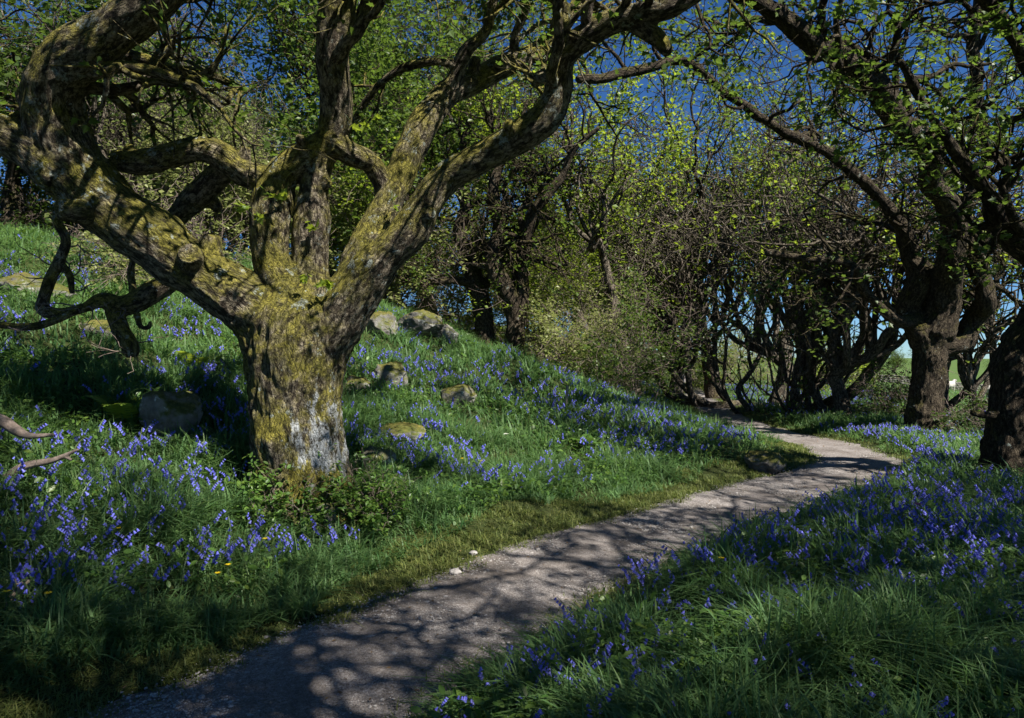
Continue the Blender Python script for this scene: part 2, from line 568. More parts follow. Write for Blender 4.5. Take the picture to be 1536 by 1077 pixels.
class Prm:
    def __init__(s, **k):
        s.wig = 0.2; s.kink = 0.12; s.trop = (0.02, 0.05, 0.05, 0.04, 0.03, 0.03); s.nch = (6, 6, 5, 4, 0); s.lr = 0.62
        s.seg = 0.16; s.tip = 0.35; s.ang = (35, 68); s.maxl = 4; s.minr = 0.003; s.leaf_from = 3; s.t0 = 0.3; s.floor = -99; s.l1 = 0; s.ang0 = None; s.t00 = None; s.wig0 = None; s.rr = (.55, .8); s.trunk = .3
        for a, b in k.items(): setattr(s, a, b)


def grow(W, A, p, d, r, L, lvl, g, q):
    n = max(4, min(16, int(L / q.seg)))
    step = L / n
    pts, rad, dirs = [p], [r], [d]
    tr = q.trop[min(lvl, len(q.trop) - 1)]
    tip = q.tip if lvl < q.maxl else 0.3
    for i in range(n):
        w = g.normal(0, q.wig0 if q.wig0 and lvl == 0 else q.wig, 3)
        if g.random() < q.kink: w = w * 3.0
        d = unit(d + w + UP * (tr + (0.35 if lvl and p[2] < q.floor else 0.0)))
        p = p + d * step
        pts.append(p)
        dirs.append(d)
        rad.append(max(q.minr, r * (1 - (1 - tip) * (i + 1) / n)))
    W.append((np.array(pts), np.array(rad), lvl))
    if lvl >= q.leaf_from:
        A.extend(pts[1 + n // 4:])
    if lvl >= q.maxl: return
    k = q.nch[lvl]
    k = max(1, k + int(g.integers(-1, 2))) if k > 2 else k
    for c in range(k):
        tz = q.t00 if q.t00 and lvl == 0 else q.t0
        t = tz + (1 - tz) * (c + g.random() * 0.9) / k
        i = min(n, max(1, int(t * n)))
        ax = unit(np.cross(dirs[i], g.normal(0, 1, 3)))
        a = math.radians(g.uniform(*(q.ang0 if q.ang0 and lvl == 0 else q.ang)))
        if c == k - 1: a *= 0.4; i = n
        nd = unit(dirs[i] * math.cos(a) + ax * math.sin(a))
        grow(W, A, pts[i], nd, max(q.minr, rad[i] * g.uniform(*q.rr)), (q.l1 if q.l1 and lvl == 0 else L * q.lr) * g.uniform(0.65, 1.2), lvl + 1, g, q)

# ------------------------------------------------------------------ leaves and blades
LEAF_DIAMOND = (np.array([(0, 0, 0), (0.33, 0.45, 0.07), (0, 1.0, -0.04), (-0.33, 0.45, 0.07)], float), np.array([(0, 1, 2), (0, 2, 3)]))
_lobe = [(0, 0), (.22, .02), (.42, .12), (.3, .3), (.56, .52), (.27, .52), (.2, .68), (0, 1.05), (-.2, .68), (-.27, .52), (-.56, .52), (-.3, .3), (-.42, .12), (-.22, .02)]
LEAF_LOBED = (np.array([(0, .38, -.03)] + [(x, y, .10 * abs(x) - .05 * y * y) for x, y in _lobe], float),
              np.array([(0, i + 1, (i + 1) % 14 + 1) for i in range(14)]))
LEAF_OVAL = (np.array([(0, 0, 0), (.2, .22, .05), (.27, .5, .06), (.16, .8, .03), (0, 1, -.06), (-.16, .8, .03), (-.27, .5, .06), (-.2, .22, .05), (0, .5, 0)], float),
             np.array([(8, 0, 1), (8, 1, 2), (8, 2, 3), (8, 3, 4), (8, 4, 5), (8, 5, 6), (8, 6, 7), (8, 7, 0)]))


def leaves(C, size, tmpl, g, tilt=0.55, up=1.0, droop=0.3):
    """one leaf of the template at each centre C (n,3)"""
    n = len(C)
    TV, TF = tmpl
    nrm = g.normal(0, tilt, (n, 3)) + np.array([0, 0, up])
    nrm /= np.linalg.norm(nrm, axis=1)[:, None]
    a = g.normal(0, 1, (n, 3)) + np.array([0, 0, -droop])
    a -= nrm * (a * nrm).sum(1)[:, None]
    a /= np.linalg.norm(a, axis=1)[:, None] + 1e-9
    b = np.cross(a, nrm)
    s = np.broadcast_to(size, (n,)) if np.ndim(size) else np.full(n, size)
    V = C[:, None, :] + s[:, None, None] * (b[:, None, :] * TV[None, :, 0:1] + a[:, None, :] * TV[None, :, 1:2] + nrm[:, None, :] * TV[None, :, 2:3])
    F = (np.arange(n) * len(TV))[:, None, None] + TF[None]
    return V.reshape(-1, 3), F.reshape(-1, TF.shape[1])


def crown_points(A, count, spread, g, clump=0.0, seed=1):
    A = np.asarray(A)
    if clump > 0:
        w = np.clip(0.5 + clump * fbm(A, 0.9, 2, seed), 0.0, None) ** 1.5 + 0.01
        w /= w.sum()
        idx = g.choice(len(A), count // 5 + 1, p=w)
    else:
        idx = g.integers(0, len(A), count // 5 + 1)
    C = np.repeat(A[idx] + g.normal(0, spread * .75, (len(idx), 3)), 5, axis=0)[:count]
    return C + g.normal(0, spread * .4, (count, 3))


def blades(X, Y, h, w, az, bend, seg=3):
    n = len(X)
    Z = terrain(X, Y) - 0.02
    t = np.linspace(0, 1, seg + 1)
    hx, hy = np.cos(az), np.sin(az)
    out = np.zeros((n, seg + 1, 2, 3))
    for k, tt in enumerate(t):
        lx = bend * h * tt ** 2
        z = h * (tt - 0.38 * np.clip(bend, 0, 1.6) * tt ** 2.6)
        ww = w * (1 - tt ** 2.2) * 0.5 + w * 0.04
        for sd, s in ((0, -1), (1, 1)):
            out[:, k, sd, 0] = X + hx * lx - hy * s * ww
            out[:, k, sd, 1] = Y + hy * lx + hx * s * ww
            out[:, k, sd, 2] = Z + z
    b = (np.arange(n) * (seg + 1) * 2)[:, None]
    F = []
    for k in range(seg):
        F.append(np.concatenate([b + 2 * k, b + 2 * k + 1, b + 2 * k + 3, b + 2 * k + 2], 1))
    return out.reshape(-1, 3), np.stack(F, 1).reshape(-1, 4)

# ------------------------------------------------------------------ terrain sheet and path
def axis_coords(lo, hi, mid, n, fine):
    s = np.linspace(-1, 1, n)
    k = 5.2
    c = np.sinh(k * s) / np.sinh(k)
    return np.where(c < 0, mid + c * (mid - lo), mid + c * (hi - mid))


gx = axis_coords(-260, 620, 1.0, 300, 0.1)
gy = axis_coords(-120, 1400, 7.0, 320, 0.1)
XX, YY = np.meshgrid(gx, gy)
ZZ = terrain(XX.ravel(), YY.ravel())
uu = path_u(XX.ravel(), YY.ravel())
ZZ = ZZ - 0.03 * sstep(0.75, 0.5, np.abs(uu))
nx, ny = len(gx), len(gy)
ii, jj = np.meshgrid(np.arange(ny - 1), np.arange(nx - 1), indexing='ij')
a = ii * nx + jj
me = np_mesh('ground', np.stack([XX.ravel(), YY.ravel(), ZZ], 1), np.stack([a, a + 1, a + nx + 1, a + nx], -1).reshape(-1, 4))
tag(link_mesh('ground', me, M['ground']), kind='structure')

pc = catmull(PATH[:20], 14)
seg = np.concatenate([[0], np.cumsum(np.linalg.norm(np.diff(pc, axis=0), axis=1))])
ss = np.arange(0, seg[-1], 0.1)
pc = np.stack([np.interp(ss, seg, pc[:, 0]), np.interp(ss, seg, pc[:, 1])], 1)
tg = np.gradient(pc, axis=0)
tg /= np.linalg.norm(tg, axis=1)[:, None]
nl = np.stack([-tg[:, 1], tg[:, 0]], 1)
W0 = 13
VV = []
for k in range(W0):
    f = -1 + 2 * k / (W0 - 1)
    edge = 0.66 + 0.10 * n2(ss, np.full_like(ss, 3.0 if f < 0 else 9.0), 0.9, 3, 4)
    q = pc + nl * (f * edge)[:, None]
    z = terrain(q[:, 0], q[:, 1]) + 0.012 - 0.03 * abs(f) ** 4 + 0.012 * n2(q[:, 0], q[:, 1], 3.0, 2, 8)
    VV.append(np.stack([q[:, 0], q[:, 1], z], 1))
VV = np.stack(VV, 1)
n = len(ss)
ii, jj = np.meshgrid(np.arange(n - 1), np.arange(W0 - 1), indexing='ij')
a = ii * W0 + jj
me = np_mesh('path', VV.reshape(-1, 3), np.stack([a, a + W0, a + W0 + 1, a + 1], -1).reshape(-1, 4))
tag(link_mesh('path', me, M['path']), kind='structure')

KEEP_OUT = []          # (x, y, r) where no grass grows

# ------------------------------------------------------------------ trees in the foreground
def px_limb(pts, k=5, gnarl=0.0, thin=1.0):
    """(px, py, radius px, distance) -> smooth world polyline and radii"""
    W = np.array([[*ray(a, b, d), r / FPX * d] for a, b, r, d in pts])
    C = catmull(W, k)
    P, R = C[:, :3].copy(), np.maximum(C[:, 3], 0.004)
    if gnarl:
        S = np.concatenate([[0], np.cumsum(np.linalg.norm(np.diff(P, axis=0), axis=1))])
        f = 1.0 / (5.0 * np.median(R) + .12)
        env = np.minimum(1, S / (4 * np.median(R) + .1))
        q = np.stack([S * f, np.full_like(S, P[0, 0] * 3.1), np.full_like(S, P[0, 2] * 5.3 + len(pts))], 1)
        for ax in range(3):
            P[:, ax] += env * R * gnarl * fbm(q, 1.0, 2, 50 + ax)
        R = R * thin * (1 + .13 * env * fbm(q, 1.9, 2, 60))
    return P, R


def sprouts_along(W, A, P, R, g, q, t0, t1, count, L, rs=0.45, lvl=2, upb=0.2):
    for c in range(count):
        t = t0 + (t1 - t0) * (c + g.random()) / count
        i = min(len(P) - 2, int(t * (len(P) - 1)))
        T = unit(P[i + 1] - P[i])
        v = g.normal(0, 1, 3) + UP * upb
        v = unit(v - T * np.dot(v, T) * 0.9)
        d = unit(v + T * 0.5)
        grow(W, A, P[i], d, min(R[i] * rs, 0.07), L * g.uniform(0.6, 1.3), lvl, g, q)


def hero_tree(name, base, trunk_limbs, branch_specs, mat, label, q, nleaf, leaf_size, tmpl, leafmat, seed, voxel=0.02, lump=0.02, spread=0.1, group=None, clump=0.6, gnarl=0.5, thin=0.9, stubs=True):
    """trunk and great limbs as one skin; every branch_specs entry becomes a part of its own"""
    g = np.random.default_rng(seed)
    root = empty(name, base)
    tag(root, label, 'tree', group)
    L = [px_limb(l, 6, 0.0 if i == 0 else gnarl, 1.0 if i == 0 else thin) for i, l in enumerate(trunk_limbs)]
    for (P, R) in list(L[1:]):          # knots and snapped stubs
        for c in range(int(len(P) / 14) if stubs else 0):
            i = int(g.integers(len(P) // 5, len(P) - 2))
            if R[i] < .03: continue
            T = unit(P[i + 1] - P[i])
            v = g.normal(0, 1, 3)
            v = unit(v - T * np.dot(v, T) * .8)
            r = R[i] * g.uniform(.3, .5)
            ln = R[i] + g.uniform(.4, 2.2) * r
            L.append((np.array([P[i] + v * ln * a + T * .3 * ln * a * a for a in np.linspace(0, 1, 6)]), r * np.linspace(1.5, .85, 6)))
    nL = len(trunk_limbs)
    link_mesh('trunk', fused_wood('trunk', L, base, voxel, 6, lump, seed), mat, root)
    A = []
    for (li, t0, t1, cnt, ln, lvl, upb) in branch_specs:
        P, R = L[li]
        for c in range(cnt):
            W = []
            ta = t0 + (t1 - t0) * c / cnt
            sprouts_along(W, A, P, R, g, q, ta, ta + (t1 - t0) / cnt, 1, ln, lvl=lvl, upb=upb)
            link_mesh('branch', tube_mesh('branch', [(a, b) for a, b, c_ in W], base), mat, root)
    if nleaf:
        C = crown_points(A, nleaf, spread, g, clump, seed) - np.asarray(base)
        V, F = leaves(C, g.uniform(0.6, 1.25, nleaf) * leaf_size, tmpl, g)
        link_mesh('crown', np_mesh('crown', V, F, False), leafmat, root)
    return root, L, A


# the ancient tree left of the path
B0 = ground_at(455, 752)
D = B0[1]
def dd(x): return D + x
main_limbs = [
    [(457, 800, 100, dd(0)), (457, 765, 88, dd(0)), (454, 720, 74, dd(0)), (448, 660, 68, dd(0)), (443, 600, 68, dd(0)), (445, 550, 72, dd(0)), (450, 505, 74, dd(0)), (455, 470, 66, dd(0)), (458, 445, 45, dd(0))],
    # left limb, rising to the left edge then curling up
    [(446, 620, 56, dd(0)), (428, 550, 58, dd(-.02)), (398, 492, 52, dd(-.03)), (350, 455, 47, dd(-.08)), (295, 415, 46, dd(-.15)), (220, 360, 47, dd(-.25)), (145, 305, 50, dd(-.35)), (92, 240, 50, dd(-.45)), (78, 165, 46, dd(-.55)), (95, 95, 45, dd(-.7)), (150, 45, 44, dd(-.85)), (225, -15, 40, dd(-1.0)), (330, -110, 34, dd(-1.1)), (420, -230, 26, dd(-1.0))],
    [(100, 262, 45, dd(-.4)), (40, 218, 36, dd(-.45)), (-30, 190, 34, dd(-.5)), (-130, 130, 30, dd(-.5)), (-220, 10, 22, dd(-.4))],
    # upright stem and the dark limb above it
    [(448, 480, 50, dd(0)), (418, 420, 36, dd(0)), (398, 360, 31, dd(0)), (404, 300, 31, dd(.02)), (420, 255, 31, dd(.04)), (455, 222, 29, dd(.04)), (485, 195, 27, dd(0)), (497, 140, 30, dd(-.1)), (496, 80, 32, dd(-.25)), (505, 10, 33, dd(-.4)), (520, -80, 28, dd(-.6)), (560, -190, 20, dd(-.8))],
    [(468, 470, 50, dd(.12)), (468, 410, 34, dd(.15)), (470, 350, 28, dd(.17)), (474, 290, 24, dd(.15)), (482, 240, 24, dd(.1)), (500, 212, 24, dd(0))],
    # sawn-off level limb and the stub under it
    [(412, 275, 28, dd(.04)), (370, 258, 25, dd(.0)), (330, 232, 24, dd(-.05)), (292, 222, 22, dd(-.1)), (240, 234, 21, dd(-.1)), (205, 242, 20, dd(-.1)), (172, 243, 17, dd(-.1))],
    [(345, 245, 22, dd(.05)), (310, 280, 21, dd(.2)), (275, 318, 18, dd(.35)), (250, 345, 15, dd(.5))],
    # right limb A, going up and away
    [(460, 570, 50, dd(.05)), (488, 500, 48, dd(.1)), (520, 440, 41, dd(.2)), (550, 370, 32, dd(.3)), (580, 310, 28, dd(.4)), (606, 250, 26, dd(.5)), (632, 190, 26, dd(.6)), (665, 148, 23, dd(.75)), (705, 128, 21, dd(.9)), (752, 104, 19, dd(1.0)), (795, 86, 16, dd(1.1)), (835, 55, 13, dd(1.2)), (868, 5, 11, dd(1.3)), (900, -70, 9, dd(1.4))],
    [(500, 215, 22, dd(0)), (528, 232, 20, dd(.12)), (556, 240, 20, dd(.28)), (576, 275, 20, dd(.4)), (580, 315, 20, dd(.4))],
    # right limb B, the long arch
    [(462, 590, 50, dd(.0)), (480, 530, 52, dd(-.04)), (518, 465, 46, dd(-.1)), (562, 395, 37, dd(-.15)), (612, 345, 31, dd(-.2)), (655, 298, 28, dd(-.25)), (686, 264, 28, dd(-.3)), (735, 238, 26, dd(-.4)), (785, 210, 26, dd(-.5)), (824, 178, 27, dd(-.6)), (844, 138, 25, dd(-.7)), (850, 98, 23, dd(-.8)), (878, 66, 23, dd(-.9)), (918, 40, 23, dd(-1)), (965, 26, 23, dd(-1.1)), (1015, 12, 20, dd(-1.2)), (1070, -30, 17, dd(-1.2)), (1120, -100, 13, dd(-1.1))],
    [(950, 30, 20, dd(-1.05)), (985, 55, 16, dd(-1.1)), (1003, 78, 9, dd(-1.15))],
    # branches from limb A
    [(655, 165, 18, dd(.7)), (682, 120, 14, dd(.65)), (700, 75, 12, dd(.55)), (728, 45, 10, dd(.5)), (742, -10, 9, dd(.4)), (760, -80, 7, dd(.3))],
    [(690, 100, 9, dd(.6)), (650, 92, 8, dd(.5)), (600, 105, 8, dd(.6)), (560, 135, 7, dd(.7)), (540, 165, 6, dd(.8)), (525, 200, 5, dd(.9))],
    [(775, 95, 10, dd(1.0)), (770, 50, 8, dd(.9)), (790, 0, 7, dd(.8)), (775, -60, 6, dd(.7))],
    # roots
    [(420, 740, 40, dd(-.05)), (390, 775, 22, dd(-.2)), (372, 800, 12, dd(-.3))],
    [(490, 745, 40, dd(-.1)), (520, 780, 22, dd(-.3)), (540, 805, 12, dd(-.4))],
]
QH = Prm(maxl=4, nch=(0, 0, 5, 4, 0), wig=0.24, kink=0.16, seg=0.12, lr=0.6, minr=0.0035)
main_specs = [(1, .62, 1.0, 8, 1.5, 2, .6), (2, .3, 1.0, 5, 1.4, 2, .5), (3, .7, 1.0, 7, 1.5, 2, .4), (7, .75, 1.0, 6, 1.1, 2, .5),
              (9, .55, 1.0, 9, 1.3, 2, .5), (11, .5, 1.0, 5, 1.0, 2, .4), (12, .4, 1.0, 4, .7, 2, .4), (13, .4, 1.0, 4, .8, 2, .5)]
main_tree, mainL, mainA = hero_tree('ancient_tree', B0, main_limbs, main_specs, M['bark_hero'],
    'massive mossy old tree with pale crusted trunk and many thick limbs left of the path', QH, 6800, 0.062, LEAF_LOBED, M['leaf'], 11, voxel=0.013, lump=0.028, gnarl=.4, thin=.85)
KEEP_OUT.append((B0[0], B0[1], 0.44))

# fresh sprigs on the old tree
def sprig(parent, base, spots, g, mat, size):
    for (px, py, d, cnt, rad) in spots:
        c = ray(px, py, d)
        W = []
        A = []
        for k in range(3):
            grow(W, A, c + np.array([0, .06, -.05]), unit(g.normal(0, 1, 3) + np.array([0, -.8, .5])), 0.004, rad * 2.2, 3, g, Prm(maxl=3, seg=0.05, minr=0.002))
        o = link_mesh('sprig', tube_mesh('sprig', [(a, b) for a, b, c_ in W], base), M['stem'], parent)
        C = crown_points(A, cnt, 0.03, g) - base
        V, F = leaves(C, g.uniform(.7, 1.2, cnt) * size, LEAF_LOBED, g, 0.5, 0.6)
        link_mesh('foliage', np_mesh('foliage', V, F, False), mat, o)


g = np.random.default_rng(5)
sprig(main_tree, B0, [(383, 318, dd(-.25), 13, .07), (415, 290, dd(-.25), 8, .06), (470, 440, dd(-.4), 14, .08), (455, 415, dd(-.4), 7, .05), (535, 185, dd(-.2), 12, .09), (465, 330, dd(-.1), 6, .06), (505, 440, dd(-.3), 6, .05), (585, 290, dd(.1), 7, .06)], g, M['leaf_bright'], 0.075)

# dead broken limb hanging under the left limb
dl = [[(262, 415, 20, dd(.35)), (240, 432, 19, dd(.35)), (205, 455, 18, dd(.3)), (175, 462, 17, dd(.25)), (150, 455, 14, dd(.2)), (120, 465, 8, dd(.1)), (70, 485, 7, dd(.0)), (30, 490, 7, dd(-.1)), (-30, 482, 6, dd(-.2))],
      [(170, 465, 16, dd(.25)), (180, 492, 16, dd(.2)), (198, 515, 15, dd(.15)), (202, 532, 11, dd(.15))],
      [(140, 458, 9, dd(.2)), (85, 470, 11, dd(.2)), (62, 462, 12, dd(.2)), (72, 430, 11, dd(.15)), (88, 390, 9, dd(.15)), (98, 360, 8, dd(.1)), (86, 335, 8, dd(.1)), (84, 312, 6, dd(.1))],
      [(85, 390, 7, dd(.15)), (102, 410, 6, dd(.2)), (108, 440, 5, dd(.2))],
      [(205, 470, 7, dd(.25)), (212, 488, 5, dd(.2)), (224, 490, 4, dd(.2)), (226, 480, 3, dd(.2))],
      [(200, 440, 7, dd(.3)), (198, 405, 6, dd(.4)), (202, 385, 5, dd(.4))]]
link_mesh('dead_limb', fused_wood('dead_limb', [px_limb(l, 6, .5, .85) for l in dl], B0, 0.012, 4, 0.02, 8), M['bark_hero'], main_tree)

W, A = [], []
for l in dl[:4]:
    P, R = px_limb(l, 6, .5, .85)
    for c in range(5):
        i = int(g.integers(len(P) // 3, len(P)))
        grow(W, A, P[i], unit(g.normal(0, 1, 3) + UP * .3), .009, .45, 3, g, Prm(maxl=4, nch=(0, 0, 0, 3, 0), seg=.05, wig=.25, minr=.003))
link_mesh('twig', tube_mesh('twig', [(a, b) for a, b, c in W], B0), M['deadwood'], main_tree)

# right-hand trees, along the field side of the path
def tree_base(px, py):
    b = ground_at(px, py)
    KEEP_OUT.append((b[0], b[1], 0.45))
    return b


QR = Prm(maxl=4, nch=(0, 0, 5, 4, 0), wig=0.27, kink=0.2, seg=0.14, lr=0.6, minr=0.005)
b = tree_base(1390, 655)
d = b[1]
limbs = [
    [(1386, 700, 38, d), (1386, 655, 30, d), (1388, 610, 24, d), (1392, 560, 22, d), (1397, 515, 24, d), (1406, 480, 21, d), (1414, 450, 17, d)],
    [(1400, 500, 32, d), (1418, 450, 26, d - .2), (1424, 400, 22, d - .6), (1416, 330, 20, d - 1.2), (1397, 265, 20, d - 2), (1368, 205, 20, d - 2.8), (1310, 130, 22, d - 3.8), (1262, 88, 21, d - 4.4), (1212, 55, 18, d - 5), (1150, 15, 15, d - 5.4), (1080, -20, 12, d - 5.8), (1000, -60, 9, d - 6)],
    [(1385, 520, 22, d), (1372, 460, 18, d), (1366, 400, 16, d), (1352, 345, 13, d - .3), (1310, 285, 10, d - .6), (1250, 243, 9, d - 1), (1205, 216, 9, d - 1.3), (1150, 180, 8, d - 1.6), (1095, 140, 8, d - 2), (1040, 92, 8, d - 2.4), (980, 100, 8, d - 2.6), (920, 112, 9, d - 2.8), (870, 120, 7, d - 3)],
    [(1405, 520, 22, d), (1440, 520, 17, d), (1465, 480, 16, d), (1470, 430, 16, d - .2), (1458, 390, 12, d - .3), (1455, 320, 11, d - .5), (1475, 240, 10, d - .8), (1458, 120, 10, d - 1), (1462, 20, 9, d - 1.3), (1470, -80, 7, d - 1.5)],
    [(1375, 480, 14, d), (1340, 482, 9, d - .3), (1300, 440, 8, d - .6), (1280, 400, 8, d - .9), (1230, 390, 7, d - 1.1), (1150, 380, 6, d - 1.4)],
]
hero_tree('arching_tree', b, limbs, [(1, .25, 1, 16, 2.0, 2, .3), (2, .2, 1, 16, 1.5, 2, .4), (3, .25, 1, 14, 1.8, 2, .3), (4, .3, 1, 6, 1.4, 2, .3)], M['bark'],
          'thick dark tree at the field edge with a long limb arching over the path', QR, 3900, 0.085, LEAF_LOBED, M['leaf'], 21, voxel=0.026, lump=0.03, spread=.14, thin=.86, gnarl=.7)

b = tree_base(1512, 715)
d = b[1]
limbs = [
    [(1512, 760, 48, d), (1514, 715, 42, d), (1518, 650, 35, d), (1522, 590, 33, d), (1528, 540, 30, d), (1532, 505, 22, d)],
    [(1530, 520, 30, d), (1560, 450, 24, d - .2), (1556, 400, 20, d - .4), (1530, 360, 20, d - .6), (1498, 325, 18, d - .8), (1478, 290, 12, d - 1), (1440, 230, 9, d - 1.3), (1395, 170, 7, d - 1.6), (1350, 90, 6, d - 2)],
    [(1524, 570, 26, d), (1545, 490, 27, d), (1590, 400, 24, d), (1640, 300, 22, d - .2), (1600, 180, 18, d - .6), (1540, 90, 14, d - 1), (1500, 20, 11, d - 1.4), (1420, -60, 9, d - 1.8)],
    [(1510, 617, 10, d), (1480, 622, 7, d - .1), (1455, 620, 5, d - .2)],
]
hero_tree('leaning_tree', b, limbs, [(1, .3, 1, 14, 1.3, 2, .2), (2, .3, 1, 14, 1.4, 2, .1)], M['bark'],
          'dark trunk at the right edge with overhanging leafy boughs', QR, 4200, 0.085, LEAF_LOBED, M['leaf'], 23, voxel=0.022, lump=0.03, spread=.1)

# pair of crooked trees on the slope beyond the old tree
d = 19.0
b = np.array([*at(772, d), gz(*at(772, d))])
KEEP_OUT.append((b[0], b[1], .4))
limbs = [
    [(772, 545, 17, d), (772, 520, 15, d), (772, 480, 13, d), (762, 440, 13, d - .1), (745, 410, 14, d - .1), (738, 385, 11, d - .1), (748, 340, 9, d), (740, 280, 8, d), (752, 230, 7, d), (735, 170, 5, d), (745, 110, 4, d)],
    [(775, 500, 11, d), (783, 450, 11, d), (785, 400, 11, d), (795, 345, 10, d - .2), (812, 300, 9, d - .4), (840, 265, 7, d - .6), (858, 225, 6, d - .8), (900, 190, 4, d - 1)],
    [(790, 360, 7, d - .2), (782, 320, 6, d), (800, 270, 5, d), (780, 210, 4, d), (790, 150, 3, d)],
]
hero_tree('crooked_tree', b, limbs, [(0, .4, 1, 16, 1.7, 2, .3), (1, .3, 1, 16, 1.7, 2, .3), (2, .2, 1, 8, 1.4, 2, .3)], M['bark'],
          'dark crooked tree with two twisting stems from one foot on the bluebell slope', QR, 1500, 0.13, LEAF_DIAMOND, M['leaf'], 31, voxel=0.035, lump=0.03, spread=.16)
d = 19.5
b = np.array([*at(730, d), gz(*at(730, d))])
KEEP_OUT.append((b[0], b[1], .4))
limbs = [
    [(730, 530, 18, d), (728, 505, 15, d), (722, 460, 14, d), (712, 420, 14, d), (700, 385, 11, d), (688, 345, 9, d), (700, 300, 8, d), (690, 240, 6, d), (705, 170, 5, d), (690, 110, 4, d)],
    [(715, 430, 9, d), (690, 420, 7, d - .3), (650, 425, 6, d - .6), (610, 420, 4, d - .8), (575, 405, 3, d - 1)],
    [(720, 440, 8, d), (745, 400, 7, d), (752, 360, 6, d + .2), (730, 300, 5, d + .3)],
]
hero_tree('gnarled_tree', b, limbs, [(0, .4, 1, 15, 1.8, 2, .3), (1, .3, 1, 7, 1.0, 2, .3), (2, .3, 1, 8, 1.4, 2, .3)], M['bark'],
          'stout gnarled tree just left of the two-stemmed tree on the slope', QR, 1500, 0.13, LEAF_DIAMOND, M['leaf'], 33, voxel=0.035, lump=0.03, spread=.16)

# ------------------------------------------------------------------ grown woodland trees
def grown_tree(name, seed, H, q, nleaf, lsize, spread, mat, leafmat, trunk_r=0.2, nstem=1, tmpl=LEAF_DIAMOND, clump=0.7, lean=0.25):
    g = np.random.default_rng(seed)
    W, A = [], []
    for s in range(nstem):
        d0 = unit(np.array([g.normal(0, lean), g.normal(0, lean), 1.0]))
        p0 = np.array([g.normal(0, .12 * (nstem > 1)), g.normal(0, .12 * (nstem > 1)), -0.25])
        q.l1 = H * 0.4
        grow(W, A, p0, d0, trunk_r, H * q.trunk, 0, g, q)
    root = empty(name, (0, 0, -50))
    # flare at the foot
    P, R, l = W[0]
    R = R * (1 + 0.5 * np.exp(-np.linspace(0, 6, len(R))))
    W[0] = (P, R, l)
    big = [(catmull(a, 3), np.interp(np.linspace(0, 1, 3 * (len(b) - 1) + 1), np.linspace(0, 1, len(b)), b)) for a, b, c in W if c <= 2]
    small = [(a, b) for a, b, c in W if c > 2]
    link_mesh('trunk', tube_mesh('trunk', big), mat, root)
    if small:
        link_mesh('twig', tube_mesh('twig', small), mat, root)
    if nleaf:
        C = crown_points(A, nleaf, spread, g, clump, seed)
        V, F = leaves(C, g.uniform(.55, 1.25, nleaf) * lsize, tmpl, g, 0.6, 0.9)
        link_mesh('crown', np_mesh('crown', V, F, False), leafmat, root)
    return root


QB = Prm(maxl=4, nch=(7, 7, 5, 5, 0), wig=0.17, kink=0.16, seg=0.3, lr=0.6, minr=0.006, t0=0.3, ang=(30, 65), ang0=(25, 58), trop=(.06, .10, .06, .03, .02), floor=2.0)
QS = Prm(maxl=4, nch=(8, 5, 5, 5, 0), wig=0.2, kink=0.24, seg=0.24, lr=0.62, minr=0.010, tip=.45, rr=(.6, .85), t0=0.25, ang=(28, 65), ang0=(20, 55), trop=(.06, .10, .06, .03, .02), floor=3.3)
QT = Prm(**{**QS.__dict__, 'nch': (7, 5, 4, 4, 0), 'minr': .008, 'floor': 4.6, 't00': .8, 'trunk': .42, 'ang0': (25, 68), 'wig0': .07})
QC = Prm(**{**QB.__dict__, 'floor': 4.6, 't00': .8, 'trunk': .42, 'ang0': (25, 68), 'wig0': .07})
PROTO = {
    'leafy': grown_tree('leafy_tree', 101, 11.5, QB, 13000, 0.17, 0.25, M['bark'], M['leaf'], 0.24),
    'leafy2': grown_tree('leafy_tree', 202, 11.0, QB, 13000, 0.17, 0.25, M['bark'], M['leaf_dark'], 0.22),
    'bare': grown_tree('bare_tree', 303, 11.0, QS, 3200, 0.12, 0.18, M['bark_grey'], M['leaf'], 0.2),
    'bare2': grown_tree('bare_tree', 404, 10.5, QS, 3200, 0.12, 0.18, M['bark_grey'], M['leaf_bright'], 0.17, nstem=2),
    'tall': grown_tree('tall_tree', 306, 11.0, QT, 7500, 0.115, 0.22, M['bark'], M['leaf'], 0.2, lean=.12),
    'airy': grown_tree('airy_tree', 307, 11.0, QT, 6500, 0.115, 0.2, M['bark_grey'], M['leaf_bright'], 0.18, lean=.1),
    'canopy': grown_tree('overhanging_tree', 305, 10.5, QC, 12500, 0.13, 0.25, M['bark'], M['leaf'], 0.2, tmpl=LEAF_OVAL, lean=.08),
    'shade': grown_tree('overhanging_tree', 304, 10.5, QT, 5000, 0.10, 0.2, M['bark'], M['leaf'], 0.2, tmpl=LEAF_OVAL, lean=.08),
    'bright': grown_tree('bright_tree', 505, 8.0, QB, 9000, 0.16, 0.22, M['bark_grey'], M['leaf_bright'], 0.15),
    'pale': grown_tree('pale_tree', 606, 7.5, QB, 9500, 0.13, 0.2, M['bark_grey'], M['leaf_pale'], 0.13, nstem=2),
}
USED = set()


def plant(kind, x, y, label, rz, sc=1.0, group=None, cat='tree', name=None):
    p = PROTO[kind]
    loc = (x, y, gz(x, y))
    if kind in USED:
        o = dup(p, loc, rz, sc)
    else:
        USED.add(kind)
        o = p
        o.location = loc
        o.rotation_euler = (0, 0, rz)
        o.scale = (sc, sc, sc)
    for k in ('label', 'group', 'category'):
        if k in o: del o[k]
    if name: o.name = name
    tag(o, label, cat, group)
    return o



